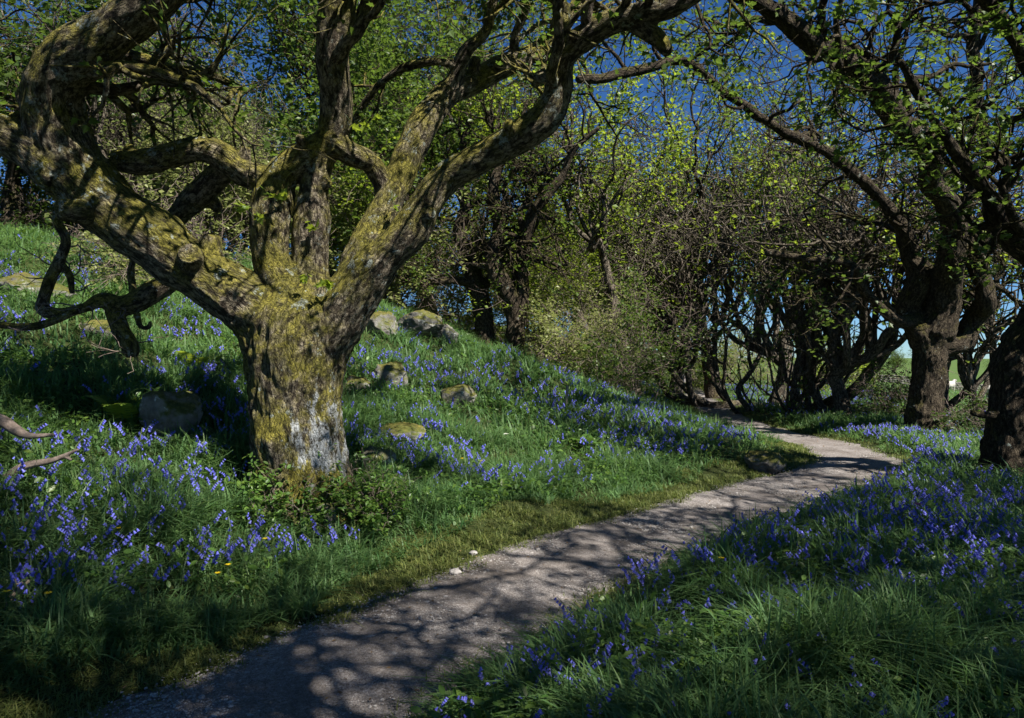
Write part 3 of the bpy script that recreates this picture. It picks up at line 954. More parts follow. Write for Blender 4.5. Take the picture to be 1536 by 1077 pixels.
# right-hand row along the path and into the distance
for px, d, kind, rz, sc, lab in [
    (1268, 17.5, 'bare2', .4, 1.1, 'forked dark tree on the field side, first beyond the arching tree'),
    (1228, 20, 'bare', 2.1, 1.2, 'slim trunk close behind the forked dark tree on the field side'),
    (1165, 23, 'bare2', 3.6, 1.35, 'bare twisting tree at the far bend of the path, field side'),
    (1215, 31, 'tall', 2.9, 1.3, 'tall light leaved tree behind the bend of the path'),
]:
    x, y = at(px, d)
    plant(kind, x, y, lab, rz, sc)
    KEEP_OUT.append((x, y, .3))
# middle distance, left of the path
for px, d, kind, rz, sc, lab in [
    (950, 21, 'airy', 1.0, 1.25, 'tall grey tree with fresh leaves standing in the middle of the wood'),
    (890, 34, 'bright', 2.2, 1.4, 'light green tree far behind the hawthorn'),
    (1010, 27, 'airy', 3.6, 1.35, 'thin grey tree with fresh leaves, nearest on the left of the far path'),
    (1050, 40, 'bright', 3.3, 1.8, 'far leafy tree closing off the end of the path'),
    (815, 25, 'bright', 3.0, .85, 'yellow green tree glowing behind the two-stemmed tree'),
    (795, 34, 'bright', 1.7, 1.4, 'leafy tree rising far behind the two-stemmed tree'),
    (655, 27, 'canopy', 4.2, 1.4, 'leafy tree behind the gnarled tree'),
    (600, 21, 'bright', 4.4, .8, 'small bright leaved tree above the rock outcrop'),
    (560, 22, 'leafy', 2.6, 1.0, 'leafy tree above the fork of the old tree'),
    (500, 24, 'canopy', 5.1, 1.35, 'leafy tree far up the slope behind the old trunk'),
    (390, 18, 'pale', 0.9, .85, 'pale olive tree seen through the crook of the old tree'),
    (310, 16, 'pale', 2.4, .8, 'pale twiggy tree under the level mossy limb'),
    (340, 24, 'bare', 1.4, 1.1, 'brown bare tree high on the slope left of the old tree'),
    (235, 21, 'bare2', 3.1, 1.1, 'brown twiggy tree above the curling left limb'),
    (160, 17, 'bare', 5.2, 1.0, 'bare tree at the top of the left slope'),
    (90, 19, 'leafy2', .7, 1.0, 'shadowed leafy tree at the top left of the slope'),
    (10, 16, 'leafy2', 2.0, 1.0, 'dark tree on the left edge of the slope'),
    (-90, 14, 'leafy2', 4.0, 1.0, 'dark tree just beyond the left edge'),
    (430, 32, 'leafy', 1.1, 1.2, 'distant leafy tree on the ridge behind the old tree'),
    (610, 32, 'bright', 3.9, 1.5, 'distant light green tree on the ridge right of the old tree'),
    (735, 31, 'canopy', 2.7, 1.5, 'distant leafy tree on the skyline behind the crooked pair'),
    (870, 42, 'bright', .3, 1.5, 'distant light green tree in the heart of the wood'),
    (860, 30, 'airy', 5.0, 1.4, 'tall twisting tree behind the hawthorn'),
    (1075, 29, 'tall', 3.0, 1.4, 'tall dark twisting tree further back on the left of the far path'),
    (970, 44, 'leafy', 5.4, 1.6, 'distant leafy tree deep in the wood'),
]:
    x, y = at(px, d)
    plant(kind, x, y, lab, rz, sc)
    KEEP_OUT.append((x, y, .3))
# trees beside and behind the viewer, whose crowns throw the dappled shade
for x, y, kind, rz, sc in [(7.2, 2.0, 'shade', 3.6, 1.0), (2.7, -.9, 'shade', 2.9, 1.0), (4.6, -1.9, 'shade', .5, 1.0), (7.0, -1.2, 'shade', 2.2, 1.0), (1.4, -1.5, 'shade', 4.1, 1.0), (-2.5, 1.5, 'canopy', 5.0, 1.0), (9.6, 4.6, 'shade', 5.0, 1.0), (7.4, -3.4, 'canopy', 2.0, .95)]:
    plant(kind, x, y, 'overhanging woodland tree whose branches shade the near path', rz, sc, 'trees overhanging the near path')

# ------------------------------------------------------------------ shrubs
def shrub(name, x, y, label, seed, H, nst, nleaf, lsize, leafmat, tmpl=LEAF_OVAL, spread=0.05, wide=0.8, z0=None, mat=None, q=None):
    g = np.random.default_rng(seed)
    q = q or Prm(maxl=2, nch=(5, 3, 0), wig=0.2, seg=0.08, lr=0.55, minr=0.002, leaf_from=1, trop=(.02, .02, .0))
    W, A = [], []
    for s in range(nst):
        a = g.uniform(0, 6.28)
        p = np.array([math.cos(a), math.sin(a), 0]) * g.uniform(0, .35) * H * wide
        p[2] = gz(x + p[0], y + p[1]) - gz(x, y) - .04
        d = unit(np.array([math.cos(a) * wide * g.uniform(.2, 1), math.sin(a) * wide * g.uniform(.2, 1), 1.0]))
        grow(W, A, p, d, 0.006 * max(1, H), H * g.uniform(.5, 1.0), 0, g, q)
    root = empty(name, (x, y, gz(x, y)))
    tag(root, label, 'shrub')
    link_mesh('stem', tube_mesh('stem', [(a, b) for a, b, c in W]), mat or M['deadwood'], root)
    C = crown_points(A, nleaf, spread, g, .5, seed)
    V, F = leaves(C, g.uniform(.6, 1.3, nleaf) * lsize, tmpl, g, .5, 1.0)
    link_mesh('foliage', np_mesh('foliage', V, F, False), leafmat, root)
    return root


p = ground_at(555, 790); shrub('leafy_shrub', p[0], p[1] + .1, 'fresh green low shrub growing right of the old trunk foot', 51, .5, 26, 3600, .05, M['herb'])
p = ground_at(430, 790); shrub('leafy_shrub', p[0], p[1] + .05, 'fresh green low shrub growing against the left of the old trunk foot', 52, .45, 20, 2600, .05, M['herb'])
QBush = Prm(maxl=3, nch=(6, 5, 4, 0), wig=0.2, seg=0.2, lr=0.6, minr=0.004, leaf_from=1, trop=(.02, .02, .01, .0))
p = at(868, 19); shrub('hawthorn_shrub', *p, 'rounded pale green hawthorn bush in mid wood', 53, 3.0, 9, 8000, .09, M['leaf_pale'], LEAF_DIAMOND, .13, .6, q=QBush)
p = at(950, 17); shrub('hawthorn_shrub', *p, 'darker green bush right of the pale hawthorn', 54, 2.4, 8, 5000, .09, M['leaf'], LEAF_DIAMOND, .13, .6, q=QBush)
p = at(1240, 30); shrub('hedge_shrub', *p, 'bright yellow green bush behind the field-side trunks', 55, 2.4, 8, 4000, .12, M['leaf_bright'], LEAF_DIAMOND, .15, .7, q=QBush)
p = at(1320, 17); shrub('hedge_shrub', *p, 'low dark bush between the forked tree and the arching tree', 56, 1.2, 8, 2200, .08, M['leaf_dark'], LEAF_DIAMOND, .1, .7, q=QBush)
p = at(1460, 13.5); shrub('hedge_shrub', *p, 'low dark bush between the arching tree and the right edge trunk', 57, .8, 8, 1300, .07, M['leaf_dark'], LEAF_DIAMOND, .08, .7, q=QBush)
p = at(240, 13); shrub('hillside_shrub', *p, 'olive shrub on the slope under the left limb', 58, 1.8, 8, 3500, .09, M['leaf_pale'], LEAF_DIAMOND, .13, .8, q=QBush)
p = at(585, 20); shrub('hillside_shrub', *p, 'pale shrub above the rock outcrop', 59, 2.4, 9, 5000, .09, M['leaf_pale'], LEAF_DIAMOND, .13, .7, q=QBush)

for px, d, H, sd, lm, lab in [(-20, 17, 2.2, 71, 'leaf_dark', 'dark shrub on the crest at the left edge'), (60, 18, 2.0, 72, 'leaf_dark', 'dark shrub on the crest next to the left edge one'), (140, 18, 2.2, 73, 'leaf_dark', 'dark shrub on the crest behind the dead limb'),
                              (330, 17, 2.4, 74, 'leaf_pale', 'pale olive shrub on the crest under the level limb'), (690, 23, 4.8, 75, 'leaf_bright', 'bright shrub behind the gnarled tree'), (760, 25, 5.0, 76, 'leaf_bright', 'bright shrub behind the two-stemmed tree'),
                              (830, 28, 4.2, 77, 'leaf_bright', 'yellow green shrub deep in the wood behind the hawthorn'), (920, 30, 3.0, 78, 'leaf_pale', 'pale shrub deep in the wood right of the hawthorn'), (560, 21, 4.2, 79, 'leaf_pale', 'pale shrub on the crest behind the right limb'),
                              (1020, 36, 3.0, 80, 'leaf_bright', 'bright shrub left of the far end of the path'), (1110, 38, 4.2, 81, 'leaf_pale', 'pale shrub right of the far end of the path'), (630, 24, 4.8, 82, 'leaf_pale', 'tall pale shrub on the crest above the outcrop'), (1165, 42, 4.5, 83, 'leaf_bright', 'bright shrub far behind the bend of the path')]:
    p = at(px, d)
    shrub('hillside_shrub', *p, lab, sd, H, 9, int(2000 + 1100 * H), .11, M[lm], LEAF_DIAMOND, .16, .9, q=QBush)

# slender sapling beside the path far off
b = tree_base(1018, 592)
d = b[1]
hero_tree('slender_tree', b, [[(1020, 605, 8, d), (1016, 570, 6, d), (1008, 535, 6, d), (1010, 500, 5, d), (1000, 460, 4, d), (990, 420, 3, d)], [(1010, 520, 5, d), (980, 500, 4, d), (940, 495, 3, d), (900, 505, 2, d)]],
          [(0, .3, 1, 10, 1.4, 2, .2), (1, .1, 1, 10, 1.2, 2, .1)], M['bark'], 'slender leaning tree with drooping leaves left of the far path', QR, 3200, .1, LEAF_DIAMOND, M['leaf'], 41, voxel=.03, lump=.02, spread=.12)

# ------------------------------------------------------------------ rocks
def ico(sub=4):
    import bmesh
    bm = bmesh.new()
    bmesh.ops.create_icosphere(bm, subdivisions=sub, radius=1)
    V = np.array([v.co[:] for v in bm.verts])
    F = np.array([[v.index for v in f.verts] for f in bm.faces])
    bm.free()
    return V, F


IV, IF = ico(5)
def rock(px, py, wpx, hpx, label, seed, mat='rock', deep=1.0, name='boulder', sink=.38):
    p = ground_at(px, py)
    d = p[1]
    g = np.random.default_rng(seed)
    sx, sz = wpx / FPX * d / 2, hpx / FPX * d / (1 + (1 - sink))
    V = IV.copy()
    # facets: clip the ball with random planes, then roughen
    for k in range(14):
        nrm = unit(g.normal(0, 1, 3))
        h = g.uniform(.62, .88)
        ex = np.clip(V @ nrm - h, 0, None)
        V -= ex[:, None] * nrm * .8
    V = V + V * (0.12 * fbm(V, 1.6, 5, seed) + .05 * fbm(V, 7, 4, seed) - .05 * np.abs(fbm(V, 3.5, 2, seed + 4)))[:, None]
    V = V * np.array([sx, sx * deep, sz]) 
    c, s = math.cos(seed * 1.3), math.sin(seed * 1.3)
    me = np_mesh(name, V, IF)
    o = link_mesh(name, me, M[mat])
    o.location = (p[0], p[1] + sx * deep * .5, gz(p[0], p[1] + sx * deep * .5) + sz * (1 - 2 * sink) * .9)
    tag(o, label, 'rock')
    KEEP_OUT.append((p[0], p[1] + sx * deep * .5, sx * .85))
    return o


rock(242, 655, 100, 82, 'rounded mossy boulder with white lichen spots left of the old tree', 1, 'rock')
rock(583, 582, 62, 52, 'mossy boulder standing upright right of the old trunk', 2)
rock(535, 590, 46, 36, 'small mossy rock touching the right of the old trunk', 3)
rock(684, 612, 66, 46, 'peaked mossy boulder in the bluebells right of the old tree', 4)
rock(595, 672, 88, 40, 'flat golden mossy rock below the two boulders', 5)
rock(556, 712, 78, 54, 'grey mossy rock beside the foot of the old trunk', 6, 'rock_bare')
rock(474, 792, 62, 60, 'dark mossy stone in front of the old trunk foot', 7)
rock(1152, 708, 62, 46, 'small brown rock at the inner bend of the path', 8)
rock(566, 500, 56, 46, 'pale rock of the outcrop nearest the right limb', 9, 'rock')
rock(628, 508, 76, 40, 'broad mossy rock in the middle of the outcrop', 10)
rock(668, 514, 42, 30, 'white streaked rock at the right end of the outcrop', 12, 'rock_bare')
rock(35, 440, 110, 50, 'mossy boulder at the left edge high on the slope', 13)
rock(150, 505, 60, 34, 'low dark rock under the dead limb', 14)

# ------------------------------------------------------------------ fallen wood and the standing stick
def stick(name, limbs, label, mat, cat='branch', voxel=0.008):
    L = [px_limb(l) for l in limbs]
    base = L[0][0][0]
    o = link_mesh(name, fused_wood(name, L, base, voxel, 3, .006, 4), M[mat])
    o.location = base
    return tag(o, label, cat)


d1 = ground_at(30, 700)[1]
stick('fallen_branch', [[(-40, 622, 11, d1), (0, 630, 9, d1), (25, 646, 8, d1), (45, 654, 5, d1), (82, 652, 2.5, d1)], [(22, 644, 6, d1), (48, 658, 3, d1)]], 'pale bare branch jutting in at the left edge, upper of two', 'deadwood')
d1 = ground_at(40, 745)[1]
stick('fallen_branch', [[(-30, 750, 9, d1), (5, 722, 8, d1), (35, 700, 7, d1), (80, 690, 5, d1), (118, 674, 2.5, d1)], [(95, 684, 4, d1), (108, 690, 3, d1)]], 'dark bare branch jutting in at the left edge under the pale one', 'deadwood')
d1 = ground_at(25, 925)[1]
stick('broken_stick', [[(4, 935, 6, d1), (15, 905, 6, d1), (32, 880, 6, d1), (44, 870, 3, d1)], [(30, 880, 4, d1), (21, 868, 3, d1)]], 'short broken stick upright in grass at the lower left edge', 'stick')
d1 = ground_at(850, 616)[1]
stick('upright_stake', [[(850, 622, 2.2, d1), (850, 600, 2.2, d1), (851, 578, 2.0, d1)]], 'thin pale stake standing in the bluebells beside the path', 'stick', 'stake')

# ------------------------------------------------------------------ field: wall, sheep
def wall():
    g = np.random.default_rng(77)
    V, F, b = [], [], 0
    sv, sf = ico(1)
    xs = np.arange(0, 130, .42)
    for x in xs:
        for k in range(4):
            wx, wy = 38 + x * .97 + g.normal(0, .03), 92 + x * .15 + g.normal(0, .05)
            z = gz(wx, wy) + .14 + k * .27
            V.append(sv * np.array([.28, .26 - .03 * k, .16]) * g.uniform(.85, 1.15, 3) + np.array([wx + (k % 2) * .2, wy, z]) - np.array([38, 92, 0]))
            F.append(sf + b)
            b += len(sv)
    o = link_mesh('drystone_wall', np_mesh('drystone_wall', np.vstack(V), np.vstack(F), False), M['wall'])
    o.location = (38, 92, 0)
    tag(o, 'grey drystone wall crossing the green field beyond the trees', 'wall')


wall()


def seg_tube(pts, rad, k=4):
    W = np.hstack([np.array(pts, float), np.array(rad, float)[:, None]])
    C = catmull(W, k)
    return C[:, :3], C[:, 3]


def sheep_mesh(graze):
    L = [seg_tube([(-.56, 0, .62), (-.45, 0, .64), (-.1, 0, .62), (.25, 0, .64), (.45, 0, .66), (.55, 0, .66)], [.12, .27, .31, .29, .24, .12])]
    hd = [(.45, 0, .72), (.62, 0, .5), (.74, 0, .28), (.84, 0, .12)] if graze else [(.45, 0, .75), (.6, 0, .92), (.74, 0, .98), (.9, 0, .9)]
    L.append(seg_tube(hd, [.17, .12, .1, .055]))
    h = np.array(hd[2])
    for s in (-1, 1):
        L.append(seg_tube([h + (-.04, .06 * s, .04), h + (-.06, .15 * s, .06), h + (-.07, .21 * s, .03)], [.035, .04, .015]))
        L.append(seg_tube([(.36, .14 * s, .55), (.37, .15 * s, .3), (.36, .15 * s, .0)], [.1, .05, .04]))
        L.append(seg_tube([(-.4, .15 * s, .58), (-.35, .15 * s, .42), (-.46, .15 * s, .27), (-.44, .15 * s, .0)], [.14, .09, .05, .04]))
    L.append(seg_tube([(-.55, 0, .7), (-.66, 0, .58), (-.68, 0, .42)], [.07, .05, .03]))
    return fused_wood('sheep', L, (0, 0, 0), .025, 3, .012, 6)


for k, (px, py, gr, rz, lab) in enumerate([(1493, 601, True, 3.0, 'white sheep grazing in the green field by the right edge trunk'), (1424, 588, False, .4, 'white sheep standing in the field between the two right trunks')]):
    p = ground_at(px, py)
    o = link_mesh('sheep', sheep_mesh(gr), M['wool'])
    o.location = p
    o.rotation_euler = (0, 0, rz)
    o.scale = (.72, .72, .72)
    tag(o, lab, 'sheep', 'sheep grazing in the field')
PR = [(1312, 60, 'leafy', .45, 'small round tree out in the field by the wall'), (1500, 110, 'leafy2', .8, 'far dark tree on the rise of the field'), (1400, 160, 'leafy2', .9, 'far tree on the skyline of the field'), (1340, 190, 'leafy', .9, 'far tree left on the skyline of the field')]
for px, d, kd, sc, lab in PR:
    x, y = at(px, d)
    plant(kd, x, y, lab, px * .1, sc)

# ------------------------------------------------------------------ grass, verge, gravel
KO = np.array(KEEP_OUT)


def free(X, Y):
    ok = np.ones(len(X), bool)
    for x, y, r in KO:
        ok &= (X - x) ** 2 + (Y - y) ** 2 > r * r
    return ok


def scatter(n, r0, r1, g, half=47):
    th = np.radians(g.uniform(-half, half, n))
    r = np.sqrt(g.uniform(r0 ** 2, r1 ** 2, n))
    return r * np.sin(th), r * np.cos(th)


def grass_layer(g, n, r0, r1, h0, h1, w, seg=3):
    X, Y = scatter(n, r0, r1, g)
    u = path_u(X, Y)
    edge = 0.72 + 0.12 * n2(X, Y, 1.3, 2, 3)
    lv = edge + np.where(u > 0, 0.3 + .28 * n2(X, Y, .9, 3, 6), 0.02)
    ok = (np.abs(u) > lv) & free(X, Y) & ((u > -9) | (g.random(n) < .3))
    cl = n2(X, Y, 2.2, 2, 12)
    ok &= g.random(n) < np.clip(.75 + .6 * cl, .15, 1)
    X, Y, u, cl, lv = X[ok], Y[ok], u[ok], cl[ok], lv[ok]
    m = len(X)
    h = g.uniform(h0, h1, m) * (1 + .4 * cl) * (0.45 + .55 * sstep(0, .5, np.abs(u) - lv))
    az = 6.3 * n2(X, Y, .8, 2, 14) + g.normal(0, 1.7, m)
    bend = np.abs(g.normal(.95, .45, m))
    ww = w * (g.uniform(.5, 1.2, m) + .9 * (g.random(m) < .12))
    return blades(X, Y, h, ww, az, bend, seg)


def joined(parts):
    V, F, b = [], [], 0
    for v, f in parts:
        V.append(v)
        F.append(f + b)
        b += len(v)
    return np.vstack(V), np.vstack(F)


g = np.random.default_rng(90)
gp = [grass_layer(g, 80000, 1.3, 4.6, .14, .38, .0105, 4), grass_layer(g, 130000, 4.6, 9.5, .14, .36, .013), grass_layer(g, 110000, 9.5, 19, .14, .36, .02), grass_layer(g, 90000, 19, 48, .16, .34, .036, 2)]
V, F = joined(gp)
tag(link_mesh('grass', np_mesh('grass', V, F), M['grass']), 'long dark green grass and bluebell leaves covering the woodland floor', 'grass', kind='stuff')

# short, paler grass beside the path
def verge():
    n = 170000
    L = ss[-1]
    k = np.searchsorted(np.hypot(pc[:, 0], pc[:, 1]) * (pc[:, 1] > 1), 0)
    w = np.where(pc[:, 1] > 1.0, 1 / np.clip(np.hypot(pc[:, 0], pc[:, 1]), 2.5, 30), 0)
    k = g.choice(len(pc), n, p=w / w.sum())
    o = np.where(g.random(n) < .72, g.uniform(.42, 1.35, n), -g.uniform(.42, 1.0, n))
    X = pc[k, 0] + nl[k, 0] * o + tg[k, 0] * g.uniform(-.06, .06, n)
    Y = pc[k, 1] + nl[k, 1] * o + tg[k, 1] * g.uniform(-.06, .06, n)
    u = path_u(X, Y)
    edge = 0.60 + 0.14 * n2(X, Y, 1.3, 2, 3) + .10 * n2(X, Y, 5, 2, 31)
    ok = (np.abs(u) > edge - .25 * g.random(n) ** 3) & free(X, Y)
    X, Y = X[ok], Y[ok]
    m = len(X)
    r = np.hypot(X, Y)
    hh = g.uniform(.025, .09, m) * (1 + .5 * n2(X, Y, 3, 2, 33))
    return blades(X, Y, hh, g.uniform(.004, .007, m) * (1 + r * .09), g.uniform(0, 6.28, m), np.abs(g.normal(.9, .5, m)), 2)


V, F = verge()
tag(link_mesh('verge_grass', np_mesh('verge_grass', V, F), M['verge']), 'short yellowish grass along the edge of the path', 'grass', kind='stuff')

n = 60000
w = np.where((pc[:, 1] > 1.5) & (pc[:, 1] < 13), 1 / np.clip(pc[:, 1], 2, 20) ** 1.3, 0)
k = g.choice(len(pc), n, p=w / w.sum())
X = pc[k, 0] + nl[k, 0] * g.uniform(-.68, .68, n)
Y = pc[k, 1] + nl[k, 1] * g.uniform(-.68, .68, n)
ok = (Y > 1) & (g.random(n) < .45 + .6 * n2(X, Y, 1.7, 2, 71) + .9 * np.abs(path_u(X, Y)) ** 2)
X, Y = X[ok], Y[ok]
n = len(X)
sv, sf = ico(1)
sz = np.minimum(g.lognormal(-5.5, .5, n), .02)
V = sv[None] * sz[:, None, None] * g.uniform(.6, 1.3, (n, 1, 3)) * np.array([1, 1, .6]) + np.stack([X, Y, terrain(X, Y) + .008], 1)[:, None, :]
V = V + g.normal(0, 1, V.shape) * sz[:, None, None] * .12
F = (np.arange(n) * len(sv))[:, None, None] + sf[None]
tag(link_mesh('gravel', np_mesh('gravel', V.reshape(-1, 3), F.reshape(-1, 3), False), M['pebble']), 'loose small stones scattered on the path', 'gravel', kind='stuff')

def flat_leaves(n, X, Y, z0, z1, s0, s1, tilt):
    C = np.stack([X, Y, terrain(X, Y) + g.uniform(z0, z1, len(X))], 1)
    return leaves(C, g.uniform(s0, s1, len(X)), LEAF_OVAL, g, tilt, 1.0, .1)


k = g.integers(0, len(pc), 5000)
o = g.normal(0, .5, 5000)
X, Y = pc[k, 0] + nl[k, 0] * o, pc[k, 1] + nl[k, 1] * o
ok = (Y > 1.5) & (Y < 15) & (np.abs(o) < 1)
V, F = flat_leaves(0, X[ok], Y[ok], .012, .022, .012, .035, .25)
M['litter'] = leaf_mat('dead_leaf', (0.07, 0.045, 0.025), (0.2, 0.13, 0.07), (0.1, 0.06, 0.03), .8, .15)
tag(link_mesh('leaf_litter', np_mesh('leaf_litter', V, F), M['litter']), 'brown fallen leaves and scraps scattered over the path', 'leaf litter', kind='stuff')


def under(n, r0, r1, s0, s1):
    X, Y = scatter(n, r0, r1, g)
    u = path_u(X, Y)
    ok = ((u > 1.25) | (u < -.85)) & free(X, Y) & (u > -8) & (g.random(n) < np.clip(.3 + 1.1 * n2(X, Y, .9, 3, 81), .02, 1))
    X, Y = X[ok], Y[ok]
    return flat_leaves(0, X, Y, .05, .2, s0, s1, .6)


V, F = joined([under(26000, 1.4, 5, .025, .065), under(40000, 5, 11, .03, .08), under(26000, 11, 24, .05, .12)])
tag(link_mesh('undergrowth', np_mesh('undergrowth', V, F), M['herb']), 'low broad green leaves mixed into the woodland grass', 'undergrowth', kind='stuff')

# ------------------------------------------------------------------ bluebells
def bell(k=6):
    th = np.arange(k) * 2 * math.pi / k
    rings = []
    for r, z in ((.14, 0), (.34, -.25), (.36, -.65), (.62, -1.0)):
        rings.append(np.stack([r * np.cos(th), r * np.sin(th), np.full(k, z)], 1))
    V = np.vstack(rings)
    F = [[i * k + j, i * k + (j + 1) % k, (i + 1) * k + (j + 1) % k, (i + 1) * k + j] for i in range(3) for j in range(k)]
    return V, np.array(F)


BV, BF = bell(6)
BV4, BF4 = bell(4)


def bluebell_geo(g, h, simple=False):
    """one plant: (stem pts, radii), bells V, F ; origin at its foot"""
    az = g.uniform(0, 6.28)
    dx, dy = math.cos(az), math.sin(az)
    t = np.linspace(0, 1, 7)
    bend = g.uniform(.2, .5) * h
    P = np.stack([dx * bend * t ** 2.5, dy * bend * t ** 2.5, h * (t - .1 * t ** 4)], 1)
    nb = int(g.integers(4, 9)) if not simple else 4
    bv, bf = (BV4, BF4) if simple else (BV, BF)
    Vs, Fs = [], []
    for k in range(nb):
        tt = .58 + .42 * (k + .5) / nb
        c = np.array([np.interp(tt, t, P[:, i]) for i in range(3)])
        side = g.normal(0, .8) + az
        off = np.array([math.cos(side), math.sin(side), 0]) * .011
        s = g.uniform(.013, .019) * (1.15 - .3 * k / nb) * (1.5 if simple else 1.0)
        ax = unit(np.array([math.cos(side) * .7, math.sin(side) * .7, 1.0]) * np.array([-1, -1, 1]))
        e1 = unit(np.cross(ax, (0.3, .9, .1)))
        e2 = np.cross(ax, e1)
        Vs.append(c + off + s * (bv[:, :1] * e1 + bv[:, 1:2] * e2 + bv[:, 2:] * ax * 1.15))
        Fs.append(bf + k * len(bv))
    return P, np.vstack(Vs), np.vstack(Fs)


g = np.random.default_rng(123)
variants = []
for k in range(10):
    P, BVx, BFx = bluebell_geo(g, g.uniform(.2, .3))
    sm = tube_mesh('stem', [(P, np.linspace(.0035, .002, 7))])
    fm = np_mesh('flower_head', BVx, BFx)
    sm.materials.append(M['stem'])
    fm.materials.append(M['blue'])
    variants.append((sm, fm, P, BVx, BFx))


def bell_spots(g, n, r0, r1, thr):
    X, Y = scatter(n, r0, r1, g)
    u = path_u(X, Y)
    dens = .4 + np.where(u < 0, .6, 1.0) * n2(X, Y, .6, 3, 40) + np.where(u < 0, .42, .06)
    ok = ((u > 1.5) | (u < -.85)) & (u > -7) & free(X, Y) & (g.random(n) < np.clip(dens, .05, 1) * thr)
    return X[ok], Y[ok]


near = np.stack(bell_spots(g, 5800, 2.15, 8.5, .7), 1)
r = np.hypot(near[:, 0], near[:, 1])
vis = np.abs(near[:, 0]) < near[:, 1] * .76
order = np.argsort(r + np.where(vis, 0, 100))
sel, rest = order[:300], order[300:]
def bell_label(x, y):
    u = float(path_u(np.array([x]), np.array([y]))[0])
    if u > 0:
        if u > 3.4: return 'violet bluebell high on the left slope among the rocks', 'bluebells high on the left slope'
        if x < -2.2: return 'violet bluebell in the shady grass in front of and left of the old tree', 'bluebells left of the old tree'
        return 'violet bluebell on the left slope between the old tree and the path', 'bluebells between old tree and path'
    if u > -1.5: return 'violet bluebell along the right hand edge of the path', 'bluebells along the right path edge'
    if y < 3.4: return 'violet bluebell on the right bank near the bottom edge of the photo', 'bluebells in the right foreground'
    if y < 5.2: return 'violet bluebell in the middle of the right bank', 'bluebells in the middle of the right bank'
    return 'violet bluebell at the back of the right bank towards the dark trunks', 'bluebells at the back of the right bank'


for q, i in enumerate(sel):
    x, y = near[i]
    sm, fm = variants[q % 10][:2]
    o = bpy.data.objects.new('bluebell', sm)
    COL.objects.link(o)
    o.location = (x, y, gz(x, y))
    s = g.uniform(.68, 1.05)
    o.scale = (s, s, s)
    o.rotation_euler = (g.normal(0, .1), g.normal(0, .1), g.uniform(0, 6.28))
    f = bpy.data.objects.new('flower_head', fm)
    COL.objects.link(f)
    f.parent = o
    lab, gr = bell_label(x, y)
    tag(o, lab, 'bluebell', gr)


def bell_mass(g, X, Y, simple):
    Vs, Fs, mi, b = [], [], [], 0
    Z = terrain(X, Y)
    for q in range(len(X)):
        sm, fm, P, BVx, BFx = variants[q % 10] if not simple else svar[q % 8]
        s = g.uniform(.8, 1.3) * (1.0 if not simple else .9)
        a = g.uniform(0, 6.28)
        c, sn = math.cos(a) * s, math.sin(a) * s
        R = np.array([[c, -sn, 0], [sn, c, 0], [0, 0, s]])
        o = np.array([X[q], Y[q], Z[q]])
        w = .0035 if not simple else .006
        st = np.concatenate([P + (w, 0, 0), P - (w, 0, 0)]) @ R.T + o
        n = len(P)
        i = np.arange(n - 1)
        Vs += [st, BVx @ R.T + o]
        Fs += [np.stack([i, i + 1, i + 1 + n, i + n], 1) + b, BFx + b + 2 * n]
        mi += [np.zeros(n - 1), np.ones(len(BFx))]
        b += 2 * n + len(BVx)
    return np.vstack(Vs), np.vstack(Fs), np.concatenate(mi)


svar = []
for k in range(8):
    P, bv_, bf_ = bluebell_geo(g, .24, True)
    svar.append((None, None, P, bv_, bf_))
X1, Y1 = near[rest, 0], near[rest, 1]
X2, Y2 = bell_spots(g, 9000, 8.5, 17, .75)
X3, Y3 = bell_spots(g, 13000, 17, 40, .75)
V1, F1, m1 = bell_mass(g, X1, Y1, False)
V2, F2, m2 = bell_mass(g, np.concatenate([X2, X3]), np.concatenate([Y2, Y3]), True)
me = np_mesh('bluebell_drift', np.vstack([V1, V2]), np.vstack([F1, F2 + len(V1)]), True, None, np.concatenate([m1, m2]))
tag(link_mesh('bluebell_drift', me, [M['stem'], M['blue']]), 'drifts of bluebells spreading under the trees beyond the nearest flowers', 'bluebells', kind='stuff')

# ------------------------------------------------------------------ other flowers and broad-leaved herbs
def cup_flower(name, px, py, mat, h, size, label, cat, group=None):
    p = ground_at(px, py + 14)
    g = np.random.default_rng(int(px * 7 + py))
    P = np.stack([np.linspace(0, g.normal(0, .03), 5), np.linspace(0, g.normal(0, .03), 5), np.linspace(0, h, 5)], 1)
    o = link_mesh(name, tube_mesh(name, [(P, np.full(5, .002))]), M['stem'])
    o.location = p
    Vs, Fs = [], []
    TV, TF = LEAF_OVAL
    for k in range(6):
        a = k * math.pi / 3
        R = np.array([[math.cos(a), -math.sin(a), 0], [math.sin(a), math.cos(a), 0], [0, 0, 1]])
        v = TV.copy() * size
        v[:, 0] *= 1.5
        v[:, 2] += v[:, 1] * .45
        Vs.append(v @ R.T + P[-1])
        Fs.append(TF + k * len(TV))
    link_mesh('flower_head', np_mesh('flower_head', np.vstack(Vs), np.vstack(Fs)), M[mat], o)
    tag(o, label, cat, group)


for px, py in [(342, 882), (325, 890), (395, 832), (180, 823), (85, 893), (6, 938), (355, 688), (342, 668), (72, 935), (440, 705), (1078, 878), (1060, 683), (690, 700), (722, 705)]:
    cup_flower('yellow_flower', px, py, 'yellow', .2, .022, 'small yellow cup flower dotted in the bluebell grass', 'flower', 'yellow flowers in the grass')
cup_flower('pink_flower', 1375, 800, 'pink', .3, .035, 'single pink flower among the bluebells on the right bank', 'flower')
cup_flower('white_flower', 757, 662, 'white', .2, .04, 'white flower on the slope right of the old tree', 'flower')


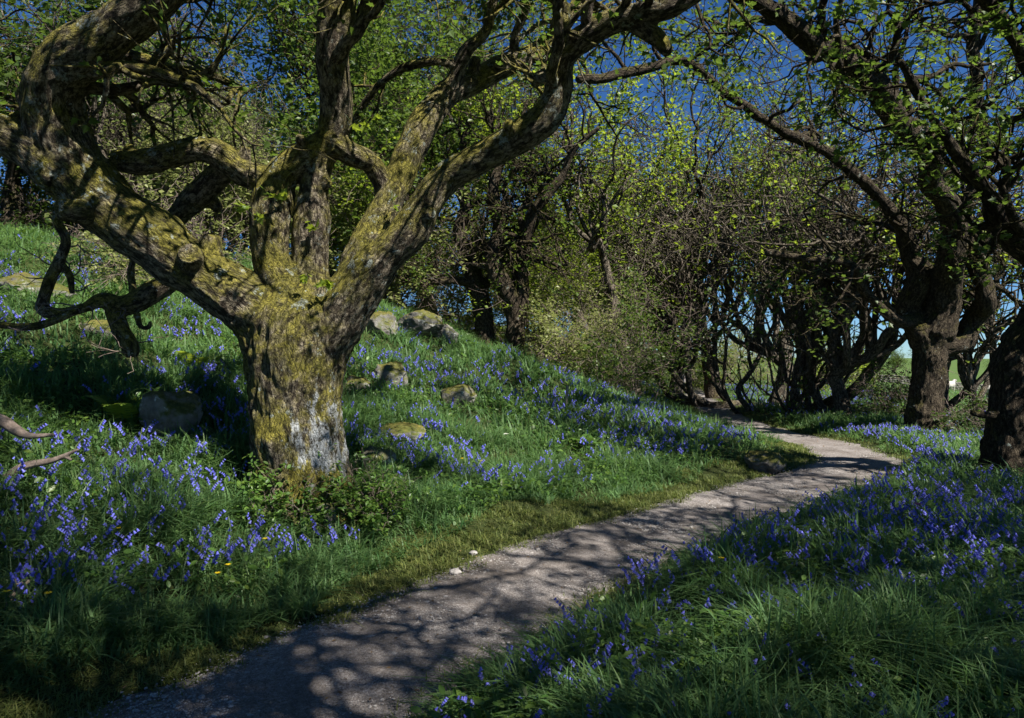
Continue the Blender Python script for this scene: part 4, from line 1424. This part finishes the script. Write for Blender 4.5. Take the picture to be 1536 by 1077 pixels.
def rosette(px, py, n, size, label, seed, mat='herb', upr=.9):
    p = ground_at(px, py)
    g = np.random.default_rng(seed)
    TV, TF = LEAF_OVAL
    o = empty('broadleaf_plant', p)
    tag(o, label, 'plant')
    for k in range(n):
        a = k * 2.4 + g.normal(0, .2)
        s = size * g.uniform(.6, 1.1)
        v = TV * np.array([s * .95, s, s])
        el = g.uniform(.3, upr)
        y, z = v[:, 1].copy(), v[:, 2].copy()
        bend = y / s
        v[:, 1] = y * math.cos(el) - z * math.sin(el)
        v[:, 2] = y * math.sin(el) * (1 - .35 * bend) + z * math.cos(el) + .05
        R = np.array([[math.cos(a), -math.sin(a), 0], [math.sin(a), math.cos(a), 0], [0, 0, 1]])
        link_mesh('leaf', np_mesh('leaf', v @ R.T, TF), M[mat], o)


rosette(960, 1040, 12, .2, 'broad leaved plant in the grass at the bottom right of the path', 1)
rosette(905, 1060, 9, .17, 'broad leaved plant nearest the bottom edge of the photo', 2)
rosette(1115, 930, 9, .15, 'broad leaved plant among the bluebells mid right bank', 3)
rosette(880, 675, 9, .3, 'broad leaved dock on the slope right of the old tree', 4)
rosette(1050, 1000, 8, .16, 'broad leaved plant on the right bank beside the bluebells', 5)
rosette(500, 830, 7, .12, 'broad leaved plant in front of the old tree', 6)


def fern(px, py, label, seed, H=.5, nf=7):
    p = ground_at(px, py)
    g = np.random.default_rng(seed)
    o = empty('fern', p)
    tag(o, label, 'fern')
    for k in range(nf):
        a = k * 6.28 / nf + g.normal(0, .3)
        t = np.linspace(0, 1, 16)
        L = H * g.uniform(.8, 1.2)
        lean = g.uniform(.5, .9)
        P = np.stack([math.cos(a) * L * lean * t, math.sin(a) * L * lean * t, L * (t * 1.0 - .55 * t ** 2.4)], 1)
        Vs, Fs, b = [], [], 0
        side = np.array([-math.sin(a), math.cos(a), 0])
        for i in range(3, 16):
            ln = L * .3 * (1 - t[i]) ** .7 * min(1, t[i] * 4) + .01
            for s in (-1, 1):
                T = unit(P[i] - P[i - 1])
                tip = P[i] + (side * s + T * .35) * ln - UP * ln * .15
                w = T * L * .026
                Vs.append(np.array([P[i] - w, P[i] + (side * s) * ln * .5 - w, tip, P[i] + side * s * ln * .5 + w, P[i] + w]))
                Fs.append(np.array([[0, 1, 3], [1, 2, 3], [0, 3, 4]]) + b)
                b += 5
        link_mesh('frond', np_mesh('frond', np.vstack(Vs), np.vstack(Fs), False), M['leaf_bright'], o)


fern(188, 640, 'bright fern beside the spotted boulder', 1, .6)
fern(300, 560, 'yellow green fern on the sunny slope left of the old trunk', 2, .5)
fern(1490, 1040, 'fern in the shade at the lower right corner', 3, .35)

g = np.random.default_rng(66)
for k, (px, py, s) in enumerate([(683, 861, .05), (556, 960, .03), (710, 832, .035), (1020, 800, .03), (590, 985, .03), (640, 905, .022), (830, 870, .02), (470, 985, .025)]):
    p = ground_at(px, py)
    v, f = ico(3)
    v = v + v * (.22 * fbm(v, 1.4, 3, k))[:, None]
    o = link_mesh('pebble', np_mesh('pebble', v * np.array([s, s * .8, s * .5]), f), M['pebble'])
    o.location = (p[0], p[1], p[2] + s * .25)
    tag(o, 'pale loose stone lying on the gravel path', 'stone', 'loose stones on the path')
